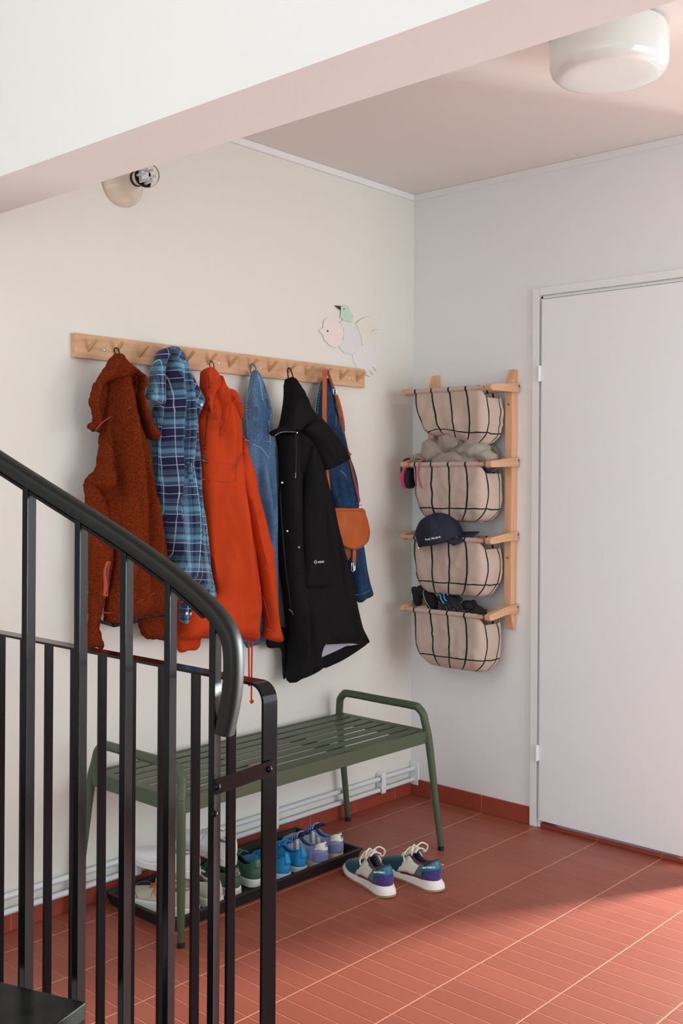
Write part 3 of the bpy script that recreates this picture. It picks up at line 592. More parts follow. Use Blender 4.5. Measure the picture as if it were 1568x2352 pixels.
def basket(zt, lab, H=.215, taper=0.0, seed=0, dent=None):
    b = thing('fabric_basket', (-.115, -.32, zt), lab, 'storage basket', 'striped fabric baskets hanging in the rack')
    xf, xb_, yl, yr = -.200, -.046, -.150, -.497
    # top perimeter: a rounded rectangle, front -> right end -> back -> left end
    def per(s_, xf, xb_, yl, yr, r=.03):
        pts = []
        cs = [((xf+r, yl-r), PI/2, PI), ((xf+r, yr+r), PI, 1.5*PI), ((xb_-r, yr+r), 1.5*PI, 2*PI), ((xb_-r, yl-r), 0, PI/2)]
        for (cx_, cy_), a0, a1 in cs: pts += [(cx_+r*math.cos(a), cy_+r*math.sin(a)) for a in np.linspace(a0, a1, 9)]
        pts = np.array(pts+[pts[0]]); L_ = np.r_[0, np.cumsum(np.linalg.norm(np.diff(pts, axis=0), axis=1))]; q = np.array(s_)*L_[-1]
        return np.c_[np.interp(q, L_, pts[:, 0]), np.interp(q, L_, pts[:, 1])], L_[-1]
    N = 150; ss = np.linspace(0, 1, N, endpoint=False); top, PL = per(ss, xf, xb_, yl, yr)
    U = []
    for x, y in np.r_[top, top[:1]]:
        if x < xf+.018 and y > yr+.0: u = -y
        if x < xf+.022: u = -y
        elif y < yr+.018: u = .487+(x-xf-.022)+.012
        elif x > xb_-.02: u = .66+(y-yr)+.05
        else: u = .05+(xb_-x)*.6
        U.append(u)
    V = []; UV = []; nv = 30
    for j in range(nv+1):
        v = j/nv; k = 1-v
        z = zt-.010-H*(math.sin(v*PI/2*1.0)**.92) if v < .93 else zt-.010-H*(1+.0*(v-.93))
        z = zt-.006-(H+.004)*min(1, (v/.86))**1.0*(1.0) if v < .86 else zt-.006-(H+.004)-.006*math.sin((v-.86)/.14*PI/2)
        e = math.sin(PI*min(1, v/.86)); c_ = 0 if v < .55 else ((v-.55)/.45)**2.4
        f0 = xf-.006*e+ .058*c_ + taper*.22*v; b0 = xb_+.012*e-.050*c_; l0 = yl-.010*v-.06*c_-taper*.9*v*v; r0 = yr-.008*e+.050*c_
        rr = .030+.012*v; P, _ = per(ss, f0, b0, l0, r0, rr)
        for i, (x, y) in enumerate(P):
            # end panels dip below the arms
            end = max(0, 1-abs(y-yr)/.02)+max(0, 1-abs(y-yl)/.02); dip = .030*min(1, end)*(1-v)**3*min(1, max(0, (x-xf)/.03))
            nn = noise.noise(Vector((x*9+seed, y*9, z*5)))*.008*min(1, v*4)+noise.noise(Vector((x*26+seed, y*26, z*11)))*.005-abs(noise.noise(Vector((seed, y*18+z*14, z*16-y*9))))*.007*min(1, v*3)
            gath = .0008*math.sin(y*420+3*math.sin(y*60))*max(0, 1-v*7)
            cx_, cy_ = (f0+b0)/2, (l0+r0)/2; d = np.array([x-cx_, (y-cy_)*.4]); d = d/(np.linalg.norm(d)+1e-9)
            zz = z-dip + (dent(y, x, v) if dent else 0)
            V.append((x+d[0]*(nn+gath), y+d[1]*nn, zz)); UV.append((U[i], zt-z))
    n = N; F = [(j*n+i, j*n+(i+1) % n, (j+1)*n+(i+1) % n, (j+1)*n+i) for j in range(nv) for i in range(n)]
    # bottom closing rings
    base = len(V)-n; cxy = np.mean([V[base+i][:2] for i in range(n)], axis=0); prev = base
    for q in (.75, .5, .25, .02):
        st_ = len(V)
        for i in range(n):
            x, y, z = V[base+i]; V.append((cxy[0]+(x-cxy[0])*q, cxy[1]+(y-cxy[1])*q, z-.003*(1-q))); UV.append((U[i] if q > .6 else .13, .28))
        F += [(prev+i, prev+(i+1) % n, st_+(i+1) % n, st_+i) for i in range(n)]; prev = st_
    o = mesh('sling', V, F, CANV, b, uv=UV)
    bm = bmesh.new(); bm.from_mesh(o.data); bmesh.ops.recalc_face_normals(bm, faces=bm.faces); bm.to_mesh(o.data); bm.free()
    sm = o.modifiers.new('solid', 'SOLIDIFY'); sm.thickness = .0022; sm.offset = -1
    for x, nm in ((-.197, 'front_hem'), (-.047, 'back_hem')):
        V = []; UV = []; F = []; ys = np.linspace(-.484 if nm[0] == 'f' else -.495, -.150, 80)
        for y in ys:
            for k in range(12):
                a = 2*PI*k/12; r_ = (.0104+.0003*math.sin(y*300+k)); V.append((x+r_*math.cos(a), y, zt-.001+r_*math.sin(a))); UV.append((-y, .0))
        F = [(i*12+k, i*12+(k+1) % 12, (i+1)*12+(k+1) % 12, (i+1)*12+k) for i in range(79) for k in range(12)]
        hm = mesh(nm, V, F, CANV, b, uv=UV)
    return b
for i, ((z0, z1), (lab, tp)) in enumerate(zip(LV, (('pinkish canvas basket with green stripes, topmost in the rack, its base pushed in', .07), ('pinkish canvas basket with green stripes, second from the top, full of the grey sweater', 0), ('pinkish canvas basket with green stripes, third from the top, under the navy cap', 0.0), ('pinkish canvas basket with green stripes, lowest in the rack, holding black gloves', .015)))):
    dn = None
    if i == 0:
        def dn(y, x, v): return .045*math.exp(-((y+.29)/.085)**2)*max(0, (v-.45)/.55)*(1 if x < -.10 else .4)
    basket(z1, lab, taper=tp+.02, seed=i*7.3, dent=dn, H=.212 if i else .205)
    MB().tube([(-.197, -.505, z1-.001), (-.197, -.098, z1-.001)], .0085, 16).build('front_dowel', BEECH, rk)
    MB().tube([(-.047, -.505, z1-.001), (-.047, -.12, z1-.001)], .007, 12).build('back_dowel', BEECH, rk)
# crumpled knitwear: folded rolls melted into one surface
def crumple(name, rolls, m, label, cat, vox=.005, sm=2, noise_amp=.004, group=None):
    M = MB()
    for pts, r in rolls:
        P = spline(pts, 6); k = len(P); rr = [r*(.35+.65*math.sin(PI*min(1, max(.08, (i+.5)/k)))**.5) for i in range(k)]; M.tube(P, rr, 14)
    o = M.build(name, m); md = o.modifiers.new('remesh', 'REMESH'); md.mode = 'VOXEL'; md.voxel_size = vox; md.use_smooth_shade = True
    s_ = o.modifiers.new('smooth', 'SMOOTH'); s_.factor = .5; s_.iterations = sm
    tx = bpy.data.textures.new('cl', 'CLOUDS'); tx.noise_scale = .03; d = o.modifiers.new('disp', 'DISPLACE'); d.texture = tx; d.strength = noise_amp*2; d.mid_level = .5
    return tag(o, label, cat, group)
GSW = mat('grey_marl_knit', (168, 156, 144), .95, spec=.1, sheen=.3, bump=(500, .35, .001), var=((146, 135, 125), 300, .2))
p = lambda x, y, X: tuple(px(x, y, 0, X))
def rumple(name, blobs, m, label, cat, amp=.012, fr=17, seed=0, vox=.0035):
    M = MB()
    for (cx_, cy_, cz_), (ax_, ay_, az_) in blobs:
        n, k = 28, 16; V = [(cx_+ax_*math.sin(PI*(j+.5)/k)*math.cos(2*PI*i/n), cy_+ay_*math.sin(PI*(j+.5)/k)*math.sin(2*PI*i/n), cz_+az_*math.cos(PI*(j+.5)/k)) for j in range(k) for i in range(n)]
        F = [(j*n+i, j*n+(i+1) % n, (j+1)*n+(i+1) % n, (j+1)*n+i) for j in range(k-1) for i in range(n)]+[tuple(range(n)), tuple(range((k-1)*n, k*n))[::-1]]; M.add(V, F)
    o = M.build(name, m); md = o.modifiers.new('remesh', 'REMESH'); md.mode = 'VOXEL'; md.voxel_size = vox
    s_ = o.modifiers.new('smooth', 'SMOOTH'); s_.factor = .6; s_.iterations = 6
    dg = bpy.context.evaluated_depsgraph_get(); me = bpy.data.meshes.new_from_object(o.evaluated_get(dg)); o.modifiers.clear(); o.data = me; out = []
    for v in me.vertices:
        q = v.co; w_ = noise.noise_vector(q*7+Vector((seed, 0, 0)))*.07; r = q+w_; r = Vector((r.x, (r.y*.5+r.z*.87)*1.5, (-r.y*.87+r.z*.5)*.55))
        h = 1.1-2.6*max(0, .42-abs(noise.noise(r*fr+Vector((seed, 1, 2)))))**.8-.5*max(0, .25-abs(noise.noise(r*fr*1.9+Vector((5, seed, 2))))); out.append(q+v.normal*h*amp)
    for v, c_ in zip(me.vertices, out): v.co = c_
    for f in me.polygons: f.use_smooth = True
    me.update(); return tag(o, label, cat)
def P3(x, y, X): return tuple(px(x, y, 0, X))
rumple('sweater', [(P3(1000, 1040, -.125), (.055, .065, .050)), (P3(1040, 1015, -.125), (.052, .060, .050)), (P3(1090, 1035, -.125), (.055, .065, .042)), (P3(1118, 1052, -.12), (.045, .035, .030)), (P3(1050, 1062, -.135), (.056, .12, .036))], GSW, 'grey marl knitted sweater stuffed crumpled into the second basket', 'sweater', seed=3)
OLV = mat('olive_fleece', (72, 74, 46), 1, sheen=.4, bump=(300, .7, .003), var=((96, 96, 64), 120, .2))
crumple('fleece_hat', [([(-.07, -.42, 1.43), (-.08, -.455, 1.475), (-.07, -.48, 1.44)], .026), ([(-.075, -.40, 1.42), (-.075, -.46, 1.41), (-.075, -.485, 1.43)], .02)], OLV, 'olive green fluffy hat behind the grey sweater by the rack upright', 'hat', vox=.004)
BNY = mat('patterned_grey_knit', (176, 160, 148), .95, bump=(300, .6, .002), var=((120, 104, 98), 240, .08))
crumple('knit_mitten', [([p(944, 1062, -.17), p(950, 1050, -.17), p(966, 1048, -.16), p(976, 1060, -.15)], .012), ([p(950, 1064, -.15), p(968, 1062, -.15)], .014)], BNY, 'small patterned grey knit mitten at the left end of the second basket', 'mitten', vox=.004)
RC = mat('red_marl_cord', (176, 76, 92), .9, bump=(500, .5, .001))
cp_ = [p(973, 1056, -.19), p(964, 1060, -.215), p(961, 1075, -.219), p(960, 1092, -.217), p(964, 1108, -.216), p(968, 1121, -.214)]
tag(MB().tube(spline(cp_, 5), .0032, 10).build('mitten_string', RC), 'pink red string hanging over the front of the second basket', 'string')
tag(MB().tube(spline([p(944, 1057, -.200), p(939, 1062, -.210), p(938, 1073, -.2120)], 5), .003, 10).build('mitten_string', RC), 'short pink red string end over the left tip of the second basket', 'string')
# ear defenders hanging from the left arm of the second level
PK = mat('hot_pink_plastic', (232, 26, 112), .3, spec=.6); BKP = mat('black_soft_plastic', (18, 18, 20), .6)
ec = np.array(px(936, 1098, 0, -.15)); em = thing('ear_defenders', ec, 'hot pink and black ear defenders hanging at the left end of the second basket', 'ear defenders')
def ell(cx, dx, ry, rz, prof, nm, m, par):
    V = []; n = 32
    for q, h in prof: V += [(cx[0]+dx*0+q*ry*math.cos(2*PI*k/n)*.25, cx[1]+h, cx[2]+q*rz*math.sin(2*PI*k/n)) if False else (cx[0]+q*ry*math.cos(2*PI*k/n), cx[1]+h, cx[2]+q*rz*math.sin(2*PI*k/n)) for k in range(n)]
    F = [(i*n+k, i*n+(k+1) % n, (i+1)*n+(k+1) % n, (i+1)*n+k) for i in range(len(prof)-1) for k in range(n)]+[tuple(range(n)), tuple(range((len(prof)-1)*n, len(prof)*n))]
    return MB().add(V, F).build(nm, m, par)
ell(ec, 0, .030, .044, [(.96, -.002), (1, .004), (.97, .013), (.82, .021), (.5, .025), (.1, .026)], 'ear_cup', PK, em)
ell(ec, 0, .029, .043, [(.75, -.030), (.98, -.026), (1.04, -.012), (1.0, -.0015)], 'cushion', BKP, em)
ell(ec-np.array([-.085, .052, -.03]), 0, .029, .043, [(.96, .012), (1, .004), (.9, -.004), (.2, -.008)], 'ear_cup', PK, em)
MB().tube(spline([ec+np.array(q) for q in [(0, .030, 0), (0, .034, .03), (0, .030, .062), (.01, .010, .080), (.03, -.02, .076), (.06, -.04, .07), (.08, -.056, .05), (.085, -.06, .03)]], 5), .0042, 10).build('headband', BKP, em)
MB().tube([ec+np.array((0, .031, -.012)), ec+np.array((0, .036, .026))], .0022, 8).build('yoke', BKP, em)
# navy cap resting in the third basket
NVY = mat('navy_cotton', (26, 30, 48), .85, bump=(500, .3, .001)); 
def cap(loc, rot, lab, m=NVY, txt=None, piping=None, Rx=.080, Ry=.098, Hc=.108):
    o = thing('baseball_cap', loc, lab, 'cap'); o.rotation_euler = rot
    # local: brim points -y, x sideways, z up; view side is -x
    V = []; nu, nv = 48, 14
    for j in range(nv+1):
        a = j/nv*PI/2
        for i in range(nu):
            t = 2*PI*i/nu; c_, s_ = math.cos(t), math.sin(t); k = math.cos(a)**.75; sq = .004*math.cos(6*t)*math.sin(2*a)
            dent = .010*noise.noise(Vector((c_*1.5, s_*1.5, a*1.6)))*math.sin(2*a)
            V.append(((Rx*k+sq+dent)*c_, (Ry*k+sq+dent)*s_, Hc*math.sin(a)**.95))
    F = [(j*nu+i, j*nu+(i+1) % nu, (j+1)*nu+(i+1) % nu, (j+1)*nu+i) for j in range(nv) for i in range(nu)]
    # leave the adjuster opening at the back (+y)
    F = [f for f in F if not (f[0]//nu < 4 and abs(((f[0] % nu)/nu)*2*PI-PI/2) < .42*(1-(f[0]//nu)*.12))]
    cr = mesh('crown', V, F, m, o, local=True); sm = cr.modifiers.new('solid', 'SOLIDIFY'); sm.thickness = .003
    for k in range(3):
        t = PI*k/3+PI/6*0+.52; arc = [((Rx*math.cos(a)**.75+.0012+.004*math.cos(6*t)*math.sin(2*a))*math.cos(t+d), (Ry*math.cos(a)**.75+.0012+.004*math.cos(6*t)*math.sin(2*a))*math.sin(t+d), Hc*math.sin(a)**.95+.0006) for d, rg in ((0, np.linspace(.02, PI/2, 12)), (PI, np.linspace(PI/2, .02, 12))) for a in rg]
        MB().tube(arc, .0009, 6).build('seam', m, o, local=True)
    MB().disc((0, 0, Hc), (0, 0, 1), .006, .004, 14).build('top_button', m, o, local=True)
    V = []; nr, nc = 8, 21
    for i in range(nr+1):
        q = i/nr
        for j in range(nc):
            t = -PI/2+(-1+2*j/(nc-1))*1.05; x = Rx*math.cos(t)*(1+.02*q); y = Ry*math.sin(t)-q*.068*math.cos((t+PI/2)*1.25)**.6*1.0
            V.append((x, y, .002+.010*q*(1-(x/Rx)**2*2.4)-.012*q*q))
    F = [(i*nc+j, i*nc+j+1, (i+1)*nc+j+1, (i+1)*nc+j) for i in range(nr) for j in range(nc-1)]
    b_ = mesh('brim', V, F, m, o, local=True); sm = b_.modifiers.new('solid', 'SOLIDIFY'); sm.thickness = .0035
    st_ = [((Rx+.001)*math.cos(t), (Ry+.0005)*math.sin(t), z) for z in (.004,) for t in np.linspace(PI/2-.5, PI/2+.9, 14)]
    MB().sweep(st_, [(-.008, -.001), (.008, -.001), (.008, .001), (-.008, .001)], (0, 0, 1)).build('strap', m, o, local=True)
    q = np.array(((Rx+.004)*math.cos(PI/2+.55), (Ry+.004)*math.sin(PI/2+.55), .004))
    bk = MB(); T = np.array([-math.sin(PI/2+.55)*Rx, math.cos(PI/2+.55)*Ry, 0]); T /= np.linalg.norm(T)
    cs = [q+T*a+np.array([0, 0, b]) for a, b in ((-.010, -.011), (.010, -.011), (.010, .011), (-.010, .011), (-.010, -.011))]
    bk.tube(cs, .0016, 8).build('buckle', CHROME, o, local=True)
    if txt:
        cu = []; 
        # lettering bent around the crown side, one glyph at a time
        s0 = PI-.36*-1.0; L_ = .0115
        adv = {'R': .0072, 'e': .0060, 'a': .0059, 'l': .0030, ' ': .0034, 'M': .0088, 'd': .0064, 'r': .0041, 'i': .0029}
        tot = sum(adv[ch] for ch in txt); arc = -tot/2
        for ch in txt:
            mid = arc+adv[ch]/2; arc += adv[ch]
            if ch == ' ': continue
            t = PI+.05+mid/.088; c_, s_ = math.cos(t), math.sin(t); a = .24; k = math.cos(a)**.75
            P = Vector(((Rx*k+.0030)*c_, (Ry*k+.0030)*s_, Hc*math.sin(a)**.95)); nr_ = Vector((c_/Rx, s_/Ry, .22/Hc*.8)).normalized(); X = Vector((-s_*Rx, c_*Ry, 0)).normalized(); Yv = nr_.cross(X)
            text(ch, L_, WT, 'lettering', cr, frame(P+nr_*.0014, X, Yv), bold=.0002)
    return o
cpos = px(1012, 1240, 0, -.182)
cap(cpos, (-.20, -.22, .26), 'navy baseball cap with white lettering resting tilted in the third basket', txt='Real Madrid')
BCP = mat('black_cotton', (16, 17, 24), .85, bump=(500, .3, .001))
# gloves and a dark hat in the lowest basket
GLV = mat('black_softshell', (22, 22, 27), .7, bump=(500, .3, .001)); CYB = mat('bright_blue_print', (58, 168, 222), .5)
hp_ = [p(962, 1390, -.13), p(958, 1372, -.13), p(968, 1356, -.13), p(984, 1368, -.13), p(990, 1396, -.13)]
ht = crumple('winter_hat', [(hp_, .024), ([p(950, 1350, -.12), p(956, 1366, -.13), p(960, 1392, -.13)], .018), ([p(972, 1352, -.12), p(990, 1372, -.13), p(1000, 1400, -.13)], .022)], BCP, 'black winter hat with a grey piping at the left end of the lowest basket', 'hat', vox=.004)
pp_ = MB().tube(spline([p(975, 1350, -.150), p(972, 1362, -.158), p(976, 1378, -.160), p(984, 1392, -.158), p(990, 1400, -.153)], 5), .0022, 8).build('piping', GRAY, ht)
def glove(palm, fingers, thumb, lab, stripes=(), Xo=0):
    M = MB(); M.tube(spline(palm, 5), [.012+.010*math.sin(PI*min(1, max(.15, (i+1)/(5*(len(palm)-1)+1)))) for i in range(5*(len(palm)-1)+1)], 16)
    for f in fingers+[thumb]:
        P = spline(f, 4); M.tube(P, [.0092-.002*i/len(P) for i in range(len(P))], 12)
    o = M.build('glove', GLV); md = o.modifiers.new('remesh', 'REMESH'); md.mode = 'VOXEL'; md.voxel_size = .0026; md.use_smooth_shade = True
    s_ = o.modifiers.new('smooth', 'SMOOTH'); s_.factor = .5; s_.iterations = 3
    tag(o, lab, 'glove')
    for s in stripes: MB().tube(spline(s, 5), .0022, 8).build('stripe', CYB, o)
g1 = [p(1010, 1368, -.14), p(1018, 1374, -.14), p(1032, 1388, -.14)]
fg = [[p(1026, 1372, -.15), p(1040, 1388, -.155), p(1052, 1402, -.15)], [p(1020, 1378, -.158), p(1030, 1394, -.16), p(1038, 1406, -.155)], [p(1032, 1366, -.14), p(1050, 1382, -.145), p(1062, 1400, -.14)], [p(1012, 1384, -.16), p(1018, 1396, -.162), p(1024, 1406, -.158)]]
glove(g1, fg, [p(1034, 1362, -.13), p(1048, 1368, -.13), p(1060, 1380, -.13)], 'black glove with bright blue lines in the middle of the lowest basket', [[p(1003, 1369, -.172), p(1010, 1366, -.178), p(1013, 1377, -.178), p(1020, 1387, -.176)], [p(1010, 1359, -.170), p(1018, 1364, -.178), p(1021, 1376, -.176), p(1026, 1380, -.172)], [p(1022, 1356, -.164), p(1027, 1361, -.166), p(1027, 1368, -.166)]])
g2 = [p(1064, 1388, -.12), p(1078, 1392, -.12), p(1094, 1398, -.12)]
glove(g2, [[p(1090, 1392, -.13), p(1104, 1398, -.13), p(1114, 1406, -.13)], [p(1090, 1400, -.135), p(1100, 1406, -.135), p(1110, 1412, -.135)], [p(1082, 1404, -.14), p(1092, 1410, -.14), p(1100, 1414, -.14)], [p(1070, 1404, -.14), p(1078, 1410, -.14), p(1086, 1414, -.14)]], [p(1078, 1386, -.11), p(1088, 1382, -.11), p(1092, 1390, -.11)], 'black glove lying flat at the right side of the lowest basket', [[p(1066, 1407, -.158), p(1072, 1410, -.160), p(1078, 1407, -.158)]])
# ------------------------------------------------------------------ garments on the pegs
def inward(P, e):
    """move closed outline (n,2) horizontally towards the inside by e*|normal.x|"""
    P = np.array(P); A = np.roll(P, 1, 0); B = np.roll(P, -1, 0); t = B-A; nrm = np.c_[t[:, 1], -t[:, 0]]; nrm /= np.linalg.norm(nrm, axis=1)[:, None]+1e-9
    area_ = .5*np.sum(P[:, 0]*B[:, 1]-B[:, 0]*P[:, 1]); sg = 1 if area_ > 0 else -1
    ta = P-A; tb = B-P; ta = ta/(np.linalg.norm(ta, axis=1)[:, None]+1e-9); tb = tb/(np.linalg.norm(tb, axis=1)[:, None]+1e-9)
    k = np.clip(.6*(1+np.sum(ta*tb, axis=1)), 0, 1); Q = P.copy(); Q[:, 0] -= sg*nrm[:, 0]*e*k; return Q
class Cloth:
    def __init__(s, name, out, ymid, T, R, m, parent, folds=(), Tb=None, res=.008, seed=0, wr=.004, inset=None, uvw=1.0, uvrot=0, rough_edge=0, shear=(0, 0), wz=6, uvoff=(0, 0), smooth_out=True, lean=0):
        s.ymid, s.T, s.R, s.wr, s.seed, s.wz = ymid, T, R, wr, seed, wz; s.folds = []
        s.lean = lean
        e = (math.sqrt(490.**2*R*R+430.**2*T*T)-490*R)/490 if inset is None else inset
        P = [px(x, y, 1, ymid) for x, y in out]; P = np.array([(q[0], q[2]) for q in P]); P = inward(P, e)
        if smooth_out:
            sp = spline(list(P)+[P[0]], 5)[:-1]; P = np.array(sp)
        P = np.array(resample(list(P), res, closed=True))
        if rough_edge: P = P+rng.normal(0, rough_edge, P.shape)
        s.P = P
        for p0, p1, wpx, amp in folds:
            a = px(*p0, 1, ymid-T*.5); b = px(*p1, 1, ymid-T*.5); s.folds.append((np.array([a[0], a[2]]), np.array([b[0], b[2]]), .8*wpx/490, amp*1.9))
        mn, mx = P.min(0), P.max(0); g = []; row = 0; z = mn[1]+res*.5
        while z < mx[1]:
            x = mn[0]+(res/2 if row % 2 else 0)
            while x < mx[0]: g.append((x, z)); x += res
            z += res*.87; row += 1
        g = np.array(g); d = s.dist(g); ins = s.inside(g); rl_ = [.10*R, .28*R, .55*R, .9*R]; g = g[ins & (d > rl_[-1]+res*.5)]
        A_ = np.roll(P, 1, 0); B_ = np.roll(P, -1, 0); t_ = B_-A_; nn_ = np.c_[-t_[:, 1], t_[:, 0]]; nn_ /= np.linalg.norm(nn_, axis=1)[:, None]+1e-9
        if .5*np.sum(P[:, 0]*B_[:, 1]-B_[:, 0]*P[:, 1]) < 0: nn_ = -nn_
        for q_ in rl_:
            rg = P+nn_*q_; ok = s.inside(rg) & (s.dist(rg) > q_*.93); rg = rg[ok]; keep = []
            for v_ in rg:
                if not keep or min(np.hypot(*(np.array(keep[-6:])-v_).T)) > res*.35: keep.append(v_)
            if keep: g = np.r_[g.reshape(-1, 2), np.array(keep)]
        pts = [Vector((float(a), float(b))) for a, b in np.r_[P, g]]; n = len(P)
        r = delaunay_2d_cdt(pts, [], [list(range(n))], 1, 1e-6); vs = np.array([(v.x, v.y) for v in r[0]]); tri = r[2]
        dd = s.dist(vs); dd[dd < 1e-5] = 0
        yf = s.front(vs, dd); Tb = T*.6 if Tb is None else Tb; pr = np.sqrt(np.clip(1-(1-np.clip(dd/R, 0, 1))**2, 0, 1)); yb = np.minimum(ymid+Tb*pr, -.0015); yb = np.maximum(yb, yf+.0008)
        N = len(vs); bd = dd <= 1e-5; yf[bd] = ymid; idx = np.arange(N)+N; idx[bd] = np.arange(N)[bd]
        V = np.r_[np.c_[vs[:, 0], yf, vs[:, 1]], np.c_[vs[:, 0], yb, vs[:, 1]]]
        F = [tuple(f) for f in tri]+[tuple(int(idx[k]) for k in f)[::-1] for f in tri]
        F = [f for f in F if len(set(f)) > 2]
        dy = yf-(ymid-T*pr); u = vs[:, 0]+dy*uvw*.06+shear[0]*(vs[:, 1]-1.3); v = vs[:, 1]+shear[1]*vs[:, 0]+dy*.10*uvw
        c_, s_ = math.cos(uvrot), math.sin(uvrot); uv = np.c_[u*c_-v*s_+uvoff[0], u*s_+v*c_+uvoff[1]]
        s.o = mesh(name, V, F, m, parent, uv=np.r_[uv, uv])
        bm = bmesh.new(); bm.from_mesh(s.o.data); lo = [q for q in bm.verts if not q.link_faces]; bmesh.ops.delete(bm, geom=lo, context='VERTS'); bmesh.ops.recalc_face_normals(bm, faces=bm.faces); bm.to_mesh(s.o.data); bm.free()
        s.o.data.set_sharp_from_angle(angle=math.radians(62))
    def dist(s, q):
        A = s.P; B = np.roll(A, -1, 0); D = np.full(len(q), 9.)
        for a, b in zip(A, B):
            ab = b-a; t = np.clip(((q-a)@ab)/(ab@ab+1e-12), 0, 1); D = np.minimum(D, np.hypot(*(q-a-t[:, None]*ab).T))
        return D
    def inside(s, q):
        A = s.P; B = np.roll(A, -1, 0); c = np.zeros(len(q), bool)
        for a, b in zip(A, B):
            cr = (a[1] > q[:, 1]) != (b[1] > q[:, 1]); xx = (b[0]-a[0])*(q[:, 1]-a[1])/((b[1]-a[1]) or 1e-12)+a[0]; c ^= cr & (q[:, 0] < xx)
        return c
    def front(s, q, d):
        pr = np.sqrt(np.clip(1-(1-np.clip(d/s.R, 0, 1))**2, 0, 1)); f = np.zeros(len(q))
        for a, b, w, amp in s.folds:
            ab = b-a; L2 = ab@ab; t = ((q-a)@ab)/L2; tc = np.clip(t, 0, 1); dp = np.hypot(*(q-a-tc[:, None]*ab).T); f += amp*np.exp(-(dp/w)**2)*(.35+.65*np.sin(PI*np.clip(tc, .02, .98)))
        ns = np.array([1.3*noise.noise(Vector((x*17+s.seed, s.seed, z*s.wz)))-.9*abs(noise.noise(Vector((x*30+s.seed+z*6, 3, z*s.wz*2.0+x*4))))-.22*abs(noise.noise(Vector((x*58+s.seed-z*9, 7, z*s.wz*4.5)))) for x, z in q])
        f += s.wr*ns
        f = np.maximum(f*np.clip(d/.018, 0, 1)**.8, -.7*s.T*pr); return s.ymid-s.T*pr-f
    def y(s, x, z):
        q = np.array([[x, z]]); return float(s.front(q, s.dist(q))[0])
    def on(s, X, Y, off=0.0):
        y = s.ymid-s.T
        for _ in range(5): q = px(X, Y, 1, y); y = s.y(q[0], q[2])
        q = px(X, Y, 1, y-off); return q
    def seam(s, pts, r, m, name, off=.0003, parent=None, step=6, dash=False, closed=False):
        P = resample([np.array(p, float) for p in spline(pts, 4)], step); W3 = [s.on(a[0], a[1], off) for a in P]
        M = MB()
        if dash:
            for i in range(0, len(W3)-1, 2): M.tube([W3[i], W3[i+1]], r, 5)
        else: M.tube(W3, r, 7)
        return M.build(name, m, parent or s.o)
def uvmat(name, base, rough=.85, bump=(700, .3, .001), sheen=.2):
    m = mat(name, base, rough, spec=.2, sheen=sheen, bump=bump); nt, bs = nodes(m); uv = nt.nodes.new('ShaderNodeUVMap'); sp = nt.nodes.new('ShaderNodeSeparateXYZ'); nt.links.new(uv.outputs[0], sp.inputs[0]); return m, nt, bs, G(nt), sp.outputs[0], sp.outputs[1], uv
# rust sherpa
def sherpa():
    m = mat('rust_sherpa', (150, 58, 20), 1, spec=.05); nt, bs = nodes(m); g = G(nt); tc = nt.nodes.new('ShaderNodeTexCoord')
    v = nt.nodes.new('ShaderNodeTexVoronoi'); v.inputs['Scale'].default_value = 290; n = nt.nodes.new('ShaderNodeTexNoise'); n.inputs['Scale'].default_value = 300; n.inputs['Detail'].default_value = 3; n.inputs['Distortion'].default_value = 1.2
    mp = nt.nodes.new('ShaderNodeMix'); mp.data_type = 'RGBA'; mp.inputs[0].default_value = .012; nt.links.new(tc.outputs['Object'], mp.inputs[6]); nt.links.new(n.outputs['Color'], mp.inputs[7]); nt.links.new(mp.outputs[2], v.inputs['Vector']); nt.links.new(tc.outputs['Object'], n.inputs['Vector'])
    h = g.m('ADD', g.m('MULTIPLY', v.outputs['Distance'], -1.0), g.m('MULTIPLY', n.outputs['Fac'], .9))
    c = g.ramp(g.m('ADD', h, .3), [(.02, (104, 38, 15)), (.62, (172, 74, 34))], 'LINEAR'); nt.links.new(c, bs.inputs['Base Color'])
    b = nt.nodes.new('ShaderNodeBump'); b.inputs['Strength'].default_value = .9; b.inputs['Distance'].default_value = .004; nt.links.new(h, b.inputs['Height']); nt.links.new(b.outputs[0], bs.inputs['Normal']); return m
SHER = sherpa(); SHER2 = mat('rust_seam', (128, 50, 24), .95, bump=(300, .5, .002)); BTAPE = mat('black_binding', (20, 20, 24), .7); PURZ = mat('purple_zip', (52, 40, 72), .6)
fl = thing('fleece_jacket', (-1.57, -.09, 1.75), 'rust brown sherpa fleece jacket with hood, leftmost of the hanging clothes', 'jacket')
k6 = dict(res=.0075, rough_edge=.0016)
Cloth('sleeve', [(200, 1090), (187, 1108), (186, 1125), (190, 1180), (193, 1260), (195, 1350), (193, 1430), (193, 1484), (220, 1487), (240, 1491), (236, 1455), (234, 1420), (250, 1360), (262, 1290), (262, 1230), (250, 1150), (225, 1090)], -.078, .036, .03, SHER, fl, [((205, 1150), (214, 1470), 8, -.008)], seed=3, **k6)
Cloth('sleeve', [(318, 1400), (386, 1400), (392, 1462), (350, 1468), (327, 1464), (316, 1445), (310, 1420)], -.06, .03, .025, SHER, fl, [], seed=8, **k6)
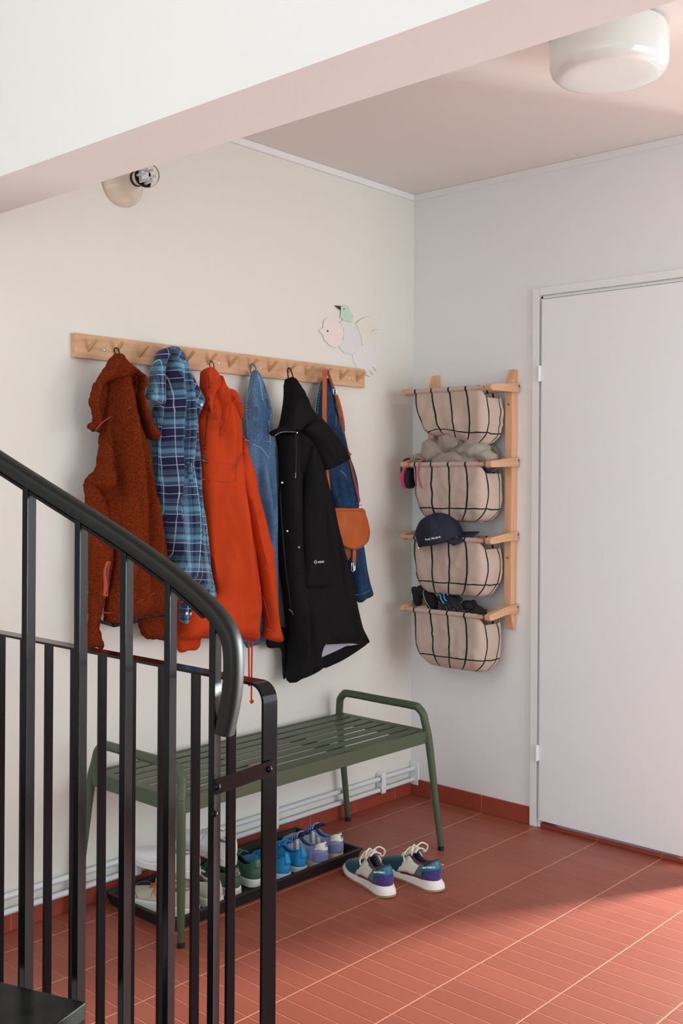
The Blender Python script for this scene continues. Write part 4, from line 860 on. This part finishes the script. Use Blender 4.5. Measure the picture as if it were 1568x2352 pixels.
fb = Cloth('body', [(236, 862), (262, 852), (292, 858), (304, 905), (322, 962), (338, 1012), (350, 1060), (362, 1120), (374, 1185), (386, 1255), (390, 1330), (389, 1408), (360, 1414), (320, 1420), (288, 1432), (260, 1437), (234, 1430), (227, 1420), (229, 1385), (240, 1330), (249, 1270), (238, 1200), (218, 1140), (194, 1112), (200, 1090), (211, 1060), (216, 1000), (222, 950), (230, 900)], -.095, .062, .05, SHER, fl,
    [((262, 870), (273, 1400), 12, -.034), ((245, 880), (235, 1250), 17, .016), ((284, 870), (330, 1250), 16, .022), ((300, 930), (352, 1400), 8, -.018), ((322, 1000), (372, 1380), 8, .012), ((270, 1180), (290, 1400), 20, .010)], seed=1, wr=.007, **k6)
fb.seam([(220, 988), (232, 973), (250, 960), (268, 952)], .0024, SHER2, 'seam', off=-.0020); fb.seam([(274, 951), (286, 946), (300, 935)], .0024, SHER2, 'seam', off=-.0020)
fb.seam([(232, 1405), (250, 1408), (270, 1403), (300, 1392), (330, 1376), (362, 1358), (384, 1350)], .0024, SHER2, 'seam', off=-.0020)
fb.seam([(229, 1424), (240, 1430), (262, 1434), (286, 1428), (310, 1420), (345, 1415), (388, 1408)], .0034, BTAPE, 'hem_binding', off=.0)
MB().tube([px(x, y, 1, -.07) for x, y in ((228, 1428), (262, 1438), (285, 1434), (330, 1424), (386, 1412))], .004, 8).build('hem_binding', BTAPE, fl)
PKT = mat('rust_pocket_facing', (176, 70, 36), .8)
fb.seam([(249, 1291), (243, 1315), (244, 1345), (242, 1370)], .0075, PKT, 'pocket_facing', off=-.0045); fb.seam([(250, 1293), (245, 1315), (249, 1345), (244, 1366)], .0022, PURZ, 'pocket_zip', off=.003)
lin_ = Cloth('hood_lining', [(215, 900), (222, 880), (245, 862), (275, 856), (308, 852), (326, 866), (326, 890), (322, 915), (327, 950), (338, 985), (347, 1006), (330, 1010), (300, 1000), (240, 1000), (216, 985), (214, 960), (209, 930)], -.082, .016, .02, SHER, fl, [], seed=5, inset=0, **k6)
hd = Cloth('hood', [(266, 811), (254, 822), (243, 840), (226, 867), (215, 883), (209, 908), (206, 922), (212, 942), (214, 957), (212, 968), (203, 974), (202, 984), (222, 992), (228, 965), (226, 942), (223, 924), (227, 900), (233, 886), (247, 876), (266, 870), (284, 870), (296, 864), (309, 860), (319, 868), (320, 885), (315, 905), (318, 932), (326, 962), (334, 990), (341, 1006), (351, 1012), (362, 1004), (363, 992), (348, 974), (342, 951), (334, 930), (329, 912), (329, 898), (335, 884), (335, 870), (326, 858), (312, 847), (290, 831), (277, 813)], -.128, .034, .022, SHER, fl,
    [((262, 830), (240, 870), 10, .012), ((280, 832), (318, 862), 9, .010), ((270, 835), (272, 868), 12, -.006)], Tb=.03, seed=2, inset=.003, **k6)
MB().tube(spline([px(264, 812, 1, -.09), px(262, 803, 1, -.075), px(266, 799, 1, -.06), px(272, 803, 1, -.075), px(274, 812, 1, -.09)], 5), .0022, 8).build('hanging_loop', BTAPE, fl)
# plaid flannel shirt
def plaid():
    m, nt, bs, g, u, v, uv = uvmat('blue_plaid_flannel', (60, 80, 110))
    P = .094; f = lambda c, o: g.m('FRACT', g.m('DIVIDE', g.m('ADD', c, o+10.0*P), P))
    A = [(0, (40, 32, 74)), (.20, (22, 34, 60)), (.26, (66, 92, 128)), (.40, (110, 168, 188)), (.58, (84, 104, 138)), (.66, (24, 40, 62)), (.70, (60, 96, 120)), (.82, (36, 30, 70))]
    B = [(0, (36, 30, 68)), (.22, (24, 30, 60)), (.28, (74, 98, 132)), (.44, (112, 170, 190)), (.60, (72, 92, 128)), (.68, (22, 44, 60)), (.74, (70, 110, 132)), (.86, (34, 28, 66))]
    a = g.ramp(f(u, 0), A); b = g.ramp(f(v, .02), B); c = g.mix(.5, a, b)
    for co, off, wd, col, st_ in ((u, .010, .0022, (176, 198, 220), .75), (u, .055, .0016, (18, 26, 44), .7), (u, .094, .002, (168, 204, 222), .7), (v, .012, .0024, (160, 206, 222), .75), (v, .052, .0016, (18, 28, 44), .7), (v, .060, .0016, (150, 200, 214), .5), (v, .096, .0024, (170, 200, 222), .75), (u, .074, .0014, (20, 26, 50), .6)):
        c = g.mix(g.m('MULTIPLY', g.line(co, P, off*P/.118, wd*.85), st_), c, lin(col))
    nt.links.new(c, bs.inputs['Base Color']); return m
PLD = plaid(); BTN = mat('pearl_button', (224, 216, 210), .3)
sh = thing('flannel_shirt', (-1.36, -.08, 1.79), 'blue and purple plaid flannel shirt hanging between the rust fleece and the orange anorak', 'shirt')
kp = dict(res=.009)
Cloth('shirt_tail', [(400, 1300), (478, 1290), (486, 1380), (478, 1428), (450, 1434), (421, 1430), (423, 1390), (415, 1340)], -.052, .026, .02, PLD, sh, [((440, 1310), (450, 1420), 8, .008)], seed=14, uvrot=.1, **kp)
sb = Cloth('body', [(350, 925), (342, 935), (338, 970), (340, 1010), (342, 1080), (352, 1160), (366, 1240), (378, 1290), (396, 1330), (430, 1345), (472, 1367), (494, 1369), (488, 1325), (482, 1255), (475, 1195), (467, 1139), (463, 1060), (458, 1010), (455, 950), (440, 860), (424, 815), (405, 797), (386, 795), (372, 806), (362, 850)], -.084, .055, .045, PLD, sh,
    [((392, 810), (402, 1000), 9, .022), ((404, 990), (396, 1180), 8, .014), ((380, 930), (370, 1120), 6, -.020), ((372, 1000), (392, 1260), 8, -.012), ((420, 850), (428, 1060), 8, .018), ((410, 940), (412, 1180), 6, -.018), ((440, 940), (448, 1190), 6, -.012), ((430, 1080), (440, 1320), 9, .020), ((452, 1120), (472, 1330), 6, -.014), ((400, 1180), (420, 1330), 7, .010)], seed=11, wr=.004, uvrot=.07, shear=(.12, 0), wz=3.5, **kp)
Cloth('sleeve', [(418, 960), (446, 1060), (452, 1120), (456, 1200), (462, 1270), (465, 1312), (448, 1314), (432, 1311), (424, 1240), (412, 1150), (406, 1080), (408, 1000)], -.108, .038, .03, PLD, sh, [((425, 1050), (446, 1290), 6, .010)], Tb=.05, seed=12, uvrot=-.12, uvoff=(.03, .02), **kp)
pc = Cloth('placket', [(468, 1180), (476, 1240), (486, 1310), (496, 1368), (484, 1371), (474, 1366), (470, 1310), (462, 1240)], -.112, .016, .012, PLD, sh, [], Tb=.04, seed=13, uvrot=.05, uvoff=(.02, .07), **kp)
for q in ((472, 1313), (474, 1327)): MB().disc(pc.on(*q, .0005), (-.35, -1, 0), .0052, .0018, 18).build('button', BTN, pc.o)
c1 = Cloth('collar', [(388, 797), (374, 802), (364, 822), (356, 850), (350, 885), (345, 914), (360, 922), (379, 927), (382, 905), (380, 870), (384, 835), (394, 810)], -.132, .016, .014, PLD, sh, [], Tb=.05, seed=16, uvrot=-.05, uvoff=(.055, .035), **kp)
c2 = Cloth('collar', [(396, 795), (410, 798), (425, 815), (438, 850), (453, 882), (470, 914), (469, 928), (457, 955), (450, 960), (438, 925), (424, 880), (408, 840), (398, 815)], -.126, .018, .014, PLD, sh, [((412, 820), (455, 930), 5, -.008)], Tb=.05, seed=17, uvrot=.35, uvoff=(.02, 0), **kp)
MB().disc(c2.on(463, 930, .0005), (-.4, -1, 0), .0052, .0018, 18).build('button', BTN, c2.o)
c1.seam([(349, 916), (362, 922), (378, 925), (380, 890), (380, 860)], .0009, mat('collar_edge', (120, 140, 176), .8), 'edge_stitching', off=-.0005)
tb = Cloth('tail_cuff', [(424, 1383), (440, 1380), (474, 1392), (476, 1431), (448, 1433), (422, 1429)], -.10, .012, .012, PLD, sh, [], Tb=.04, seed=18, **kp)
for q in ((429, 1409), (439, 1410)): MB().disc(tb.on(*q, .0005), (-.35, -1, 0), .0052, .0018, 18).build('button', BTN, tb.o)
# orange anorak
ORG = mat('orange_cotton', (190, 64, 25), .85, spec=.15, bump=(800, .25, .001), var=((176, 56, 20), 7, .3)); ORGS = mat('orange_seam', (158, 46, 18), .8); ZIP = mat('zip_metal', (120, 110, 100), .35, metal=.8)
an = thing('anorak', (-1.15, -.09, 1.74), 'bright orange cotton anorak with hood, half zip and hem cords, right of the plaid shirt', 'jacket')
Cloth('back_hem', [(404, 1380), (430, 1376), (462, 1380), (462, 1466), (452, 1491), (432, 1494), (404, 1490)], -.045, .02, .015, ORG, an, [], seed=21)
ab = Cloth('body', [(470, 850), (482, 842), (494, 850), (500, 880), (530, 910), (550, 960), (560, 1010), (572, 1060), (582, 1120), (584, 1200), (590, 1290), (600, 1378), (594, 1430), (588, 1468), (570, 1471), (556, 1467), (500, 1468), (455, 1466), (414, 1468), (412, 1420), (430, 1380), (462, 1372), (488, 1360), (470, 1290), (458, 1200), (450, 1130), (444, 1050), (440, 975), (452, 940), (462, 900)], -.088, .058, .045, ORG, an,
    [((478, 850), (470, 1000), 5, -.012), ((486, 850), (482, 1010), 4, .010), ((492, 880), (500, 1050), 10, -.004), ((515, 930), (520, 1060), 12, .012), ((548, 980), (550, 1060), 6, -.008), ((540, 1110), (570, 1400), 16, .018), ((505, 1110), (510, 1420), 22, -.012), ((556, 1100), (584, 1330), 10, -.006), ((470, 1120), (500, 1440), 14, .008)], seed=22, wr=.009, wz=3)
ab.seam([(461, 1058), (500, 1062), (541, 1067)], .0014, ORGS, 'pocket_top_seam', off=-.0004); ab.seam([(462, 1100), (480, 1103), (510, 1107), (530, 1107), (542, 1103)], .0018, ORGS, 'pocket_flap_edge', off=-.0002); ab.seam([(541, 1067), (542, 1103)], .0014, ORGS, 'pocket_side_seam', off=-.0004)
ab.seam([(556, 1459), (572, 1461), (589, 1460)], .0014, ORGS, 'hem_seam', off=-.0004); ab.seam([(414, 1458), (440, 1460), (480, 1457)], .0014, ORGS, 'hem_seam', off=-.0004)
ab.seam([(479, 865), (481, 900), (478, 940), (474, 980), (470, 1030)], .0016, BTAPE, 'zip', off=.0048, step=3)
q0, q1, q2 = ab.on(471, 1028, .003), ab.on(468, 1038, .006), ab.on(467, 1046, .006); zp = MB().tube([q0, q1, q2], [.002, .0032, .0028], 8).build('zip_puller', ZIP, ab.o)
LBL = mat('black_label', (20, 20, 20), .6)
a_, b_ = ab.on(463, 1056, .0025), ab.on(478, 1061, .0025)
lb = MB().sweep([a_, b_], [(-.0055, -.0008), (.0055, -.0008), (.0055, .0008), (-.0055, .0008)], (0, 0, 1)).build('brand_tag', LBL, ab.o)
for k in range(4):
    q = a_+(b_-a_)*(.2+.17*k); MB().tube([q+np.array([-.001, -.0016, -.002]), q+np.array([-.001, -.0016, .002])], .0006, 5).build('tag_mark', OFF, lb)
asl = Cloth('sleeve', [(548, 1012), (560, 1005), (572, 1045), (586, 1084), (596, 1139), (609, 1186), (621, 1240), (629, 1262), (633, 1315), (637, 1379), (642, 1430), (648, 1470), (632, 1474), (612, 1466), (613, 1435), (604, 1370), (592, 1300), (574, 1225), (556, 1150), (545, 1095), (543, 1050)], -.128, .034, .028, ORG, an, [((556, 1080), (596, 1250), 8, .012), ((600, 1250), (628, 1420), 6, .010), ((574, 1130), (612, 1290), 4, -.008), ((586, 1180), (596, 1196), 5, -.006), ((600, 1300), (620, 1308), 4, -.006)], Tb=.06, seed=23, wr=.0025, wz=3)
asl.seam([(612, 1444), (626, 1449), (643, 1451)], .0015, ORGS, 'cuff_seam', off=-.0004); asl.seam([(604, 1370), (614, 1410), (622, 1440)], .0012, ORGS, 'sleeve_seam', off=-.0004)
asl.seam([(541, 1085), (548, 1060), (557, 1044), (560, 1018)], .0014, ORGS, 'armhole_seam', off=-.0004)
ah = Cloth('hood', [(496, 872), (508, 862), (520, 888), (536, 895), (547, 906), (555, 925), (558, 955), (556, 982), (548, 968), (536, 950), (528, 930), (524, 958), (517, 984), (509, 1002), (500, 1006), (494, 990), (498, 950), (494, 920), (490, 895)], -.128, .032, .022, ORG, an, [((520, 893), (506, 985), 6, .014), ((530, 905), (553, 950), 6, .012), ((512, 900), (498, 960), 4, -.008), ((528, 900), (524, 935), 4, -.012)], Tb=.05, seed=24, wr=.006, wz=12)
Cloth('collar', [(471, 850), (483, 843), (494, 848), (506, 868), (514, 888), (504, 894), (496, 905), (490, 925), (488, 958), (480, 962), (474, 940), (469, 900)], -.118, .02, .016, ORG, an, [((484, 850), (484, 930), 3, -.010), ((497, 860), (498, 890), 4, .008), ((476, 858), (476, 930), 3, .006)], Tb=.05, seed=25, wr=.003)
MB().tube(spline([ah.on(498, 905, .004), ah.on(497, 935, .004), ah.on(500, 962, .005), ah.on(509, 967, .006), ah.on(508, 976, .005), ah.on(500, 975, .004), ah.on(495, 988, .004)], 5), .0018, 8).build('hood_cord', ORGS, an)
MB().tube(spline([px(484, 848, 1, -.088), px(481, 838, 1, -.075), px(484, 829, 1, -.062), px(490, 836, 1, -.075), px(492, 848, 1, -.088)], 5), .0017, 8).build('hanging_loop', BTAPE, an)
for x0_, x1_, y1_ in ((571, 572, 1572), (579, 577, 1612)):
    P = [px(x0_, 1468, 1, -.10), px((x0_+x1_)/2, 1520, 1, -.10), px(x1_, y1_, 1, -.10)]; c_ = MB().tube(spline(P, 5), .0030, 8); e_ = P[2]
    c_.tube(spline([e_+np.array([-.006, 0, 0]), e_+np.array([0, -.004, .005]), e_+np.array([.006, 0, 0]), e_+np.array([0, .004, -.005])], 4), .0042, 8).build('hem_cord', ORG, an)
# denim
def denim(n, a, b, c3):
    m = mat(n, a, .85, spec=.2, bump=(900, .4, .001)); nt, bs = nodes(m); g = G(nt); tc = nt.nodes.new('ShaderNodeTexCoord')
    n1 = nt.nodes.new('ShaderNodeTexNoise'); n1.inputs['Scale'].default_value = 420; n1.inputs['Detail'].default_value = 2; n2 = nt.nodes.new('ShaderNodeTexNoise'); n2.inputs['Scale'].default_value = 11; n2.inputs['Detail'].default_value = 4
    mp = nt.nodes.new('ShaderNodeMapping'); mp.inputs['Scale'].default_value = (1, 1, .45); nt.links.new(tc.outputs['Object'], mp.inputs[0]); nt.links.new(mp.outputs[0], n1.inputs['Vector']); nt.links.new(mp.outputs[0], n2.inputs['Vector'])
    f = g.m('ADD', g.m('MULTIPLY', n1.outputs['Fac'], .5), g.m('MULTIPLY', n2.outputs['Fac'], .6)); c = g.ramp(f, [(.36, a), (.56, b), (.74, c3)], 'LINEAR'); nt.links.new(c, bs.inputs['Base Color']); return m
DN1 = denim('washed_denim', (50, 76, 106), (74, 106, 140), (122, 150, 176)); DN2 = denim('dark_denim', (22, 40, 64), (32, 58, 90), (60, 90, 124)); STI = mat('pale_stitching', (156, 182, 206), .8); STG = mat('golden_stitching', (150, 140, 116), .8)
d1 = thing('denim_jacket', (-.99, -.06, 1.74), 'washed light blue denim jacket between the orange anorak and the black coat', 'jacket')
dj = Cloth('body', [(573, 857), (582, 850), (592, 853), (606, 878), (616, 912), (624, 940), (625, 970), (628, 1005), (632, 1036), (635, 1080), (637, 1180), (638, 1300), (636, 1420), (614, 1462), (596, 1478), (575, 1484), (559, 1482), (556, 1400), (566, 1200), (556, 1060), (553, 1000), (559, 940), (564, 900)], -.056, .036, .03, DN1, d1,
    [((590, 870), (602, 1020), 5, .012), ((580, 860), (570, 1000), 5, -.008), ((604, 890), (616, 1000), 4, -.012), ((576, 900), (584, 1010), 5, .010), ((596, 1040), (622, 1280), 9, .012), ((586, 1080), (606, 1240), 6, -.010), ((618, 1080), (630, 1300), 4, -.008), ((612, 990), (624, 1040), 4, .006)], seed=31, wr=.008, wz=4)
dj.seam([(574, 860), (568, 900), (566, 950), (569, 1005)], .0009, STI, 'stitching', dash=True, step=3); dj.seam([(562, 1008), (570, 1012), (579, 1010)], .0010, STI, 'stitching'); dj.seam([(612, 1014), (622, 1014), (631, 1018)], .0010, STI, 'stitching')
dj.seam([(580, 1020), (592, 1025), (604, 1033), (617, 1052)], .0010, STI, 'stitching'); dj.seam([(586, 1012), (602, 985)], .0009, STI, 'stitching', dash=True, step=3); dj.seam([(592, 1018), (606, 990)], .0009, STI, 'stitching', dash=True, step=3)
dj.seam([(590, 856), (598, 880), (603, 915), (612, 950), (617, 968), (624, 950)], .0011, STI, 'stitching'); dj.seam([(596, 858), (607, 884), (613, 915), (621, 942)], .0011, DN1, 'collar_edge'); dj.seam([(617, 968), (620, 1005), (622, 1020)], .0011, STI, 'stitching')
dj.seam([(582, 853), (577, 880), (571, 905), (565, 925)], .0018, DN1, 'placket_edge')
dj.seam([(562, 1471), (580, 1473), (612, 1455)], .0010, STI, 'stitching', dash=True, step=3)
MB().tube(spline([px(577, 860, 1, -.075), px(575, 845, 1, -.07), px(578, 836, 1, -.062), px(586, 842, 1, -.07), px(588, 856, 1, -.075)], 5), .0026, 8).build('hanging_loop', DN1, d1)
d2 = thing('denim_coat', (-.58, -.05, 1.74), 'dark blue denim garment hanging rightmost behind the shoulder bag', 'jacket')
dk = Cloth('body', [(729, 893), (738, 872), (748, 868), (757, 872), (764, 884), (772, 925), (784, 966), (791, 1000), (800, 1046), (809, 1090), (817, 1138), (822, 1180), (828, 1225), (836, 1262), (841, 1300), (847, 1334), (852, 1366), (836, 1377), (818, 1381), (800, 1320), (778, 1240), (760, 1160), (745, 1100), (735, 1040), (724, 960), (724, 920)], -.052, .034, .03, DN2, d2,
    [((745, 885), (760, 1020), 5, .012), ((758, 880), (782, 1010), 5, -.012), ((768, 960), (792, 1100), 6, .012), ((770, 1080), (780, 1160), 6, -.014), ((790, 1080), (806, 1160), 5, -.010), ((800, 1060), (816, 1160), 5, .008), ((826, 1270), (832, 1340), 7, -.014), ((812, 1290), (824, 1370), 6, .008)], seed=41, wr=.008, wz=4)
dk.seam([(771, 925), (772, 960), (769, 1000)], .0008, STG, 'stitching'); dk.seam([(774, 1076), (788, 1086), (798, 1100)], .0008, STI, 'stitching'); dk.seam([(815, 1366), (834, 1364), (850, 1355)], .0009, STI, 'stitching', dash=True, step=3)
dk.seam([(733, 890), (728, 915), (724, 945)], .0014, STI, 'stitching', dash=True, step=2.5); dk.seam([(738, 885), (732, 915), (729, 950)], .0012, STI, 'stitching', dash=True, step=2.5)
# black coat
BLK = mat('black_shell_fabric', (10, 9, 11), .8, spec=.2, bump=(900, .25, .001)); LNG = mat('grey_coat_lining', (150, 154, 166), .8); SNAP = mat('snap_metal', (190, 180, 170), .3, metal=1); LN2 = mat('light_inner_lining', (172, 176, 188), .8)
co = thing('raincoat', (-.78, -.09, 1.74), 'long black hooded raincoat with snaps and zip, between the two denim garments', 'coat')
Cloth('lining', [(656, 880), (663, 870), (667, 900), (662, 950), (655, 980), (641, 982), (645, 955), (651, 920)], -.082, .012, .010, LNG, co, [], seed=50, inset=.001)
Cloth('back_hem', [(612, 1440), (650, 1440), (700, 1470), (736, 1480), (796, 1484), (838, 1476), (838, 1482), (800, 1508), (766, 1526), (735, 1535), (690, 1520), (656, 1556), (649, 1556), (646, 1525), (643, 1490), (612, 1486)], -.048, .014, .012, BLK, co, [], seed=51)
Cloth('inner_lining', [(734, 1470), (800, 1474), (798, 1482), (770, 1496), (734, 1512)], -.066, .006, .008, LN2, co, [], seed=52, inset=0, smooth_out=False)
cb_ = Cloth('body', [(629, 1000), (645, 990), (700, 975), (730, 1000), (742, 1060), (750, 1100), (762, 1150), (772, 1200), (783, 1240), (794, 1282), (806, 1330), (816, 1378), (828, 1430), (838, 1476), (800, 1478), (760, 1480), (737, 1482), (736, 1500), (735, 1533), (712, 1549), (684, 1560), (657, 1566), (655, 1500), (648, 1420), (640, 1350), (634, 1280), (634, 1180), (634, 1100), (632, 1040)], -.088, .060, .045, BLK, co,
    [((690, 1000), (694, 1300), 8, -.014), ((715, 1080), (760, 1300), 14, .014), ((660, 1040), (672, 1400), 12, .008), ((740, 1100), (800, 1420), 8, -.012), ((700, 1380), (712, 1540), 10, -.012), ((690, 1380), (690, 1540), 8, .010), ((780, 1320), (815, 1460), 10, .010)], seed=53, wr=.004, wz=3)
cs_ = Cloth('sleeve', [(712, 1010), (726, 1060), (738, 1100), (745, 1124), (749, 1180), (752, 1250), (752, 1315), (750, 1348), (720, 1352), (690, 1349), (690, 1290), (686, 1200), (692, 1110), (698, 1040)], -.132, .036, .026, BLK, co, [((715, 1080), (724, 1300), 10, .010), ((700, 1150), (702, 1300), 5, -.006)], Tb=.06, seed=54, wr=.004, wz=4)
Cloth('cuff_lining', [(696, 1340), (744, 1342), (741, 1364), (722, 1370), (700, 1366)], -.115, .02, .014, mat('black_lining', (30, 30, 32), .8), co, [], Tb=.03, seed=55)
cs_.seam([(689, 1318), (720, 1321), (751, 1318)], .0014, BLK, 'cuff_seam', off=.0002)
ca_ = Cloth('cape_flap', [(690, 985), (704, 962), (724, 952), (746, 970), (765, 992), (783, 1016), (799, 1043), (799, 1057), (776, 1069), (748, 1080), (738, 1066), (726, 1044), (712, 1015)], -.142, .026, .02, BLK, co, [((720, 990), (770, 1060), 10, .010)], Tb=.04, seed=56, wr=.003)
ch_ = Cloth('hood', [(663, 870), (673, 866), (687, 884), (700, 907), (713, 936), (727, 955), (742, 975), (722, 972), (703, 976), (690, 990), (678, 994), (652, 994), (638, 999), (630, 1003), (627, 992), (637, 984), (651, 976), (658, 940), (662, 905)], -.148, .034, .026, BLK, co, [((672, 880), (712, 950), 9, .012), ((690, 900), (716, 958), 5, -.010), ((668, 900), (668, 970), 8, .008)], Tb=.06, seed=57, wr=.003)
ch_.seam([(631, 1001), (640, 995), (652, 992), (678, 992)], .0010, LNG, 'brim_piping', off=.0008)
MB().disc(ch_.on(681, 994, .002), (-.4, -1, 0), .0050, .004, 16, .002).build('cord_toggle', SNAP, ch_.o)
MB().tube(spline([ch_.on(679, 998, .002), cb_.on(680, 1030, .012), cb_.on(680, 1060, .006), cb_.on(678, 1098, .004)], 5), .0014, 8).build('hood_cord', mat('dark_plum_cord', (44, 34, 44), .7), co)
MB().tube([cb_.on(679, 1086, .005), cb_.on(678, 1098, .005)], .0018, 8).build('cord_tip', GRAY, co)
for q in ((647.5, 1108.6), (659.5, 1220), (669.6, 1338), (681.5, 1457)): MB().disc(cb_.on(*q, .0004), (-.4, -1, 0), .0046, .0022, 18, .0008).build('snap', SNAP, cb_.o)
MB().disc(cb_.on(686, 1257, .0004), (-.4, -1, 0), .0046, .0022, 18, .0008).build('snap', GRAY, cb_.o)
cb_.seam([(643, 1130), (646, 1180), (650, 1238), (653, 1276), (657, 1315), (662, 1350), (667, 1394)], .0017, mat('zip_teeth', (70, 70, 74), .4, metal=.6), 'zip', off=.0002, dash=True, step=2.2)
MB().tube([cb_.on(664, 1400, .003), cb_.on(669, 1404, .005), cb_.on(673, 1412, .005)], [.0022, .0036, .0028], 8).build('zip_puller', GRAY, cb_.o)
lw = mat('reflective_grey_lettering', (206, 206, 212), .5)
q = cs_.on(737, 1291, .0046); qa, qb = cs_.on(731, 1291, .0016), cs_.on(747, 1292, .0016); X = Vector(qb-qa); X.z = -.03*abs(X.x)
text('GORETEX', .0098, lw, 'lettering', cs_.o, frame(q, X, (0, 0, 1)), local=False, bold=.0002)
q = cs_.on(724.5, 1291, .0030); X = Vector(cs_.on(729, 1291)-cs_.on(722, 1291)).normalized(); Z = Vector((0, 0, 1))
for r0 in (.0068, .0036):
    P = [Vector(q)+X*a*r0+Z*b*r0 for a, b in ((1, 0), (0, 1.15), (-1, 0), (0, -1.15), (1, 0))]; MB().tube([tuple(v) for v in P], .0007, 5).build('emblem', lw, cs_.o)
for s_ in (0, 1):
    x0_, x1_ = ((662, 661), (672, 670))[s_]
    MB().tube([px(x0_+s_*2, 870, 1, -.10), px(660+s_*8, 850, 1, -.060)], .0026, 8).build('hanging_loop', BTAPE, co)
MB().tube(spline([px(660, 850, 1, -.060), px(663, 845, 1, -.052), px(668, 850, 1, -.060)], 4), .0026, 8).build('hanging_loop', BTAPE, co)
# leather shoulder bag
LTH = mat('cognac_leather', (176, 90, 42), .42, spec=.4, bump=(200, .2, .001), var=((160, 76, 32), 22, .25)); LTD = mat('dark_cognac_leather', (120, 58, 30), .45, bump=(200, .2, .001))
bg = thing('shoulder_bag', (-.52, -.1, 1.28), 'cognac brown leather saddle bag hanging by a long strap from the peg rail', 'bag')
bb = Cloth('pouch', [(757, 1172), (800, 1168), (830, 1170), (840, 1200), (842, 1232), (826, 1256), (812, 1262), (800, 1284), (792, 1288), (780, 1270), (764, 1230)], -.088, .018, .014, LTD, bg, [], Tb=.016, seed=61, wr=.001, inset=.004)
fp = Cloth('flap', [(752, 1168), (765, 1166), (800, 1167), (833, 1168), (840, 1182), (846, 1203), (849, 1225), (845, 1243), (835, 1254), (820, 1262), (806, 1262), (788, 1255), (772, 1240), (760, 1210)], -.116, .009, .010, LTH, bg, [], Tb=.008, seed=62, wr=.0012, inset=.003)
fp.seam([(754, 1174), (790, 1173), (834, 1174)], .0009, LTD, 'fold_seam'); fp.seam([(838, 1178), (845, 1203), (847, 1225), (843, 1241), (833, 1252), (819, 1259), (806, 1259), (790, 1253)], .0008, LTD, 'edge_stitching')
def strap(pts, ys, w, m, name, wid_axis=None):
    P = [px(x, y, 1, Y) for (x, y), Y in zip(pts, ys)]; P = spline(P, 6)
    T = P[-1]-P[0]; T /= np.linalg.norm(T); Wx = np.cross(T, (0, -1, 0)) if wid_axis is None else np.array(wid_axis); 
    return MB().sweep(P, [(-w/2, -.0013), (w/2, -.0013), (w/2, .0013), (-w/2, .0013)], Wx).build(name, m, bg, bevel=.0005)
strap([(749, 848), (747, 853), (745.5, 870), (745, 910), (745, 977), (748, 1060), (758, 1166)], [-.048, -.072, -.094, -.102, -.104, -.112, -.116], .024, LTH, 'strap')
strap([(751, 848), (755, 862), (762, 882), (768, 898)], [-.048, -.070, -.086, -.090], .013, LTD, 'strap')
strap([(769, 900), (777, 918), (785, 950), (789, 975), (790, 992)], [-.090, -.086, -.080, -.076, -.070], .011, LTH, 'strap_end')
strap([(770, 904), (779, 950), (792, 1015), (801, 1046), (811, 1092), (825, 1152)], [-.088, -.086, -.088, -.088, -.092, -.098], .0125, LTD, 'strap')
strap([(797, 1034), (803, 1042), (806, 1044)], [-.084, -.082, -.08], .007, LTH, 'strap_keeper')
q = px(768, 900, 1, -.094); MB().tube([q+np.array(v) for v in ((-.009, 0, .010), (.009, 0, .007), (.010, 0, -.010), (-.007, 0, -.010), (-.009, 0, .010))], .0016, 8).build('buckle', CHROME, bg)
MB().disc(px(824, 1152, 1, -.102), (-.3, -1, 0), .0045, .003, 14).build('rivet', LTD, bg)
q = px(829, 1165, 1, -.104); MB().tube([q+.009*np.array((math.cos(t), .15*math.sin(t), math.sin(t))) for t in np.linspace(0, 2*PI, 20)], .0016, 8, cap=False).build('ring', CHROME, bg)
strap([(813, 1258), (813.5, 1272), (812.5, 1292)], [-.112, -.114, -.110], .019, LTH, 'closing_strap')
q = px(811, 1302, 1, -.112); MB().tube([q+np.array(v) for v in ((-.010, 0, .016), (.010, 0, .016), (.009, 0, -.012), (0, 0, -.020), (-.010, 0, -.012), (-.010, 0, .016))], .0018, 8).build('buckle', CHROME, bg); MB().tube([q+np.array((0, 0, .016)), q+np.array((0, -.003, -.016))], .0014, 8).build('buckle_pin', CHROME, bg)
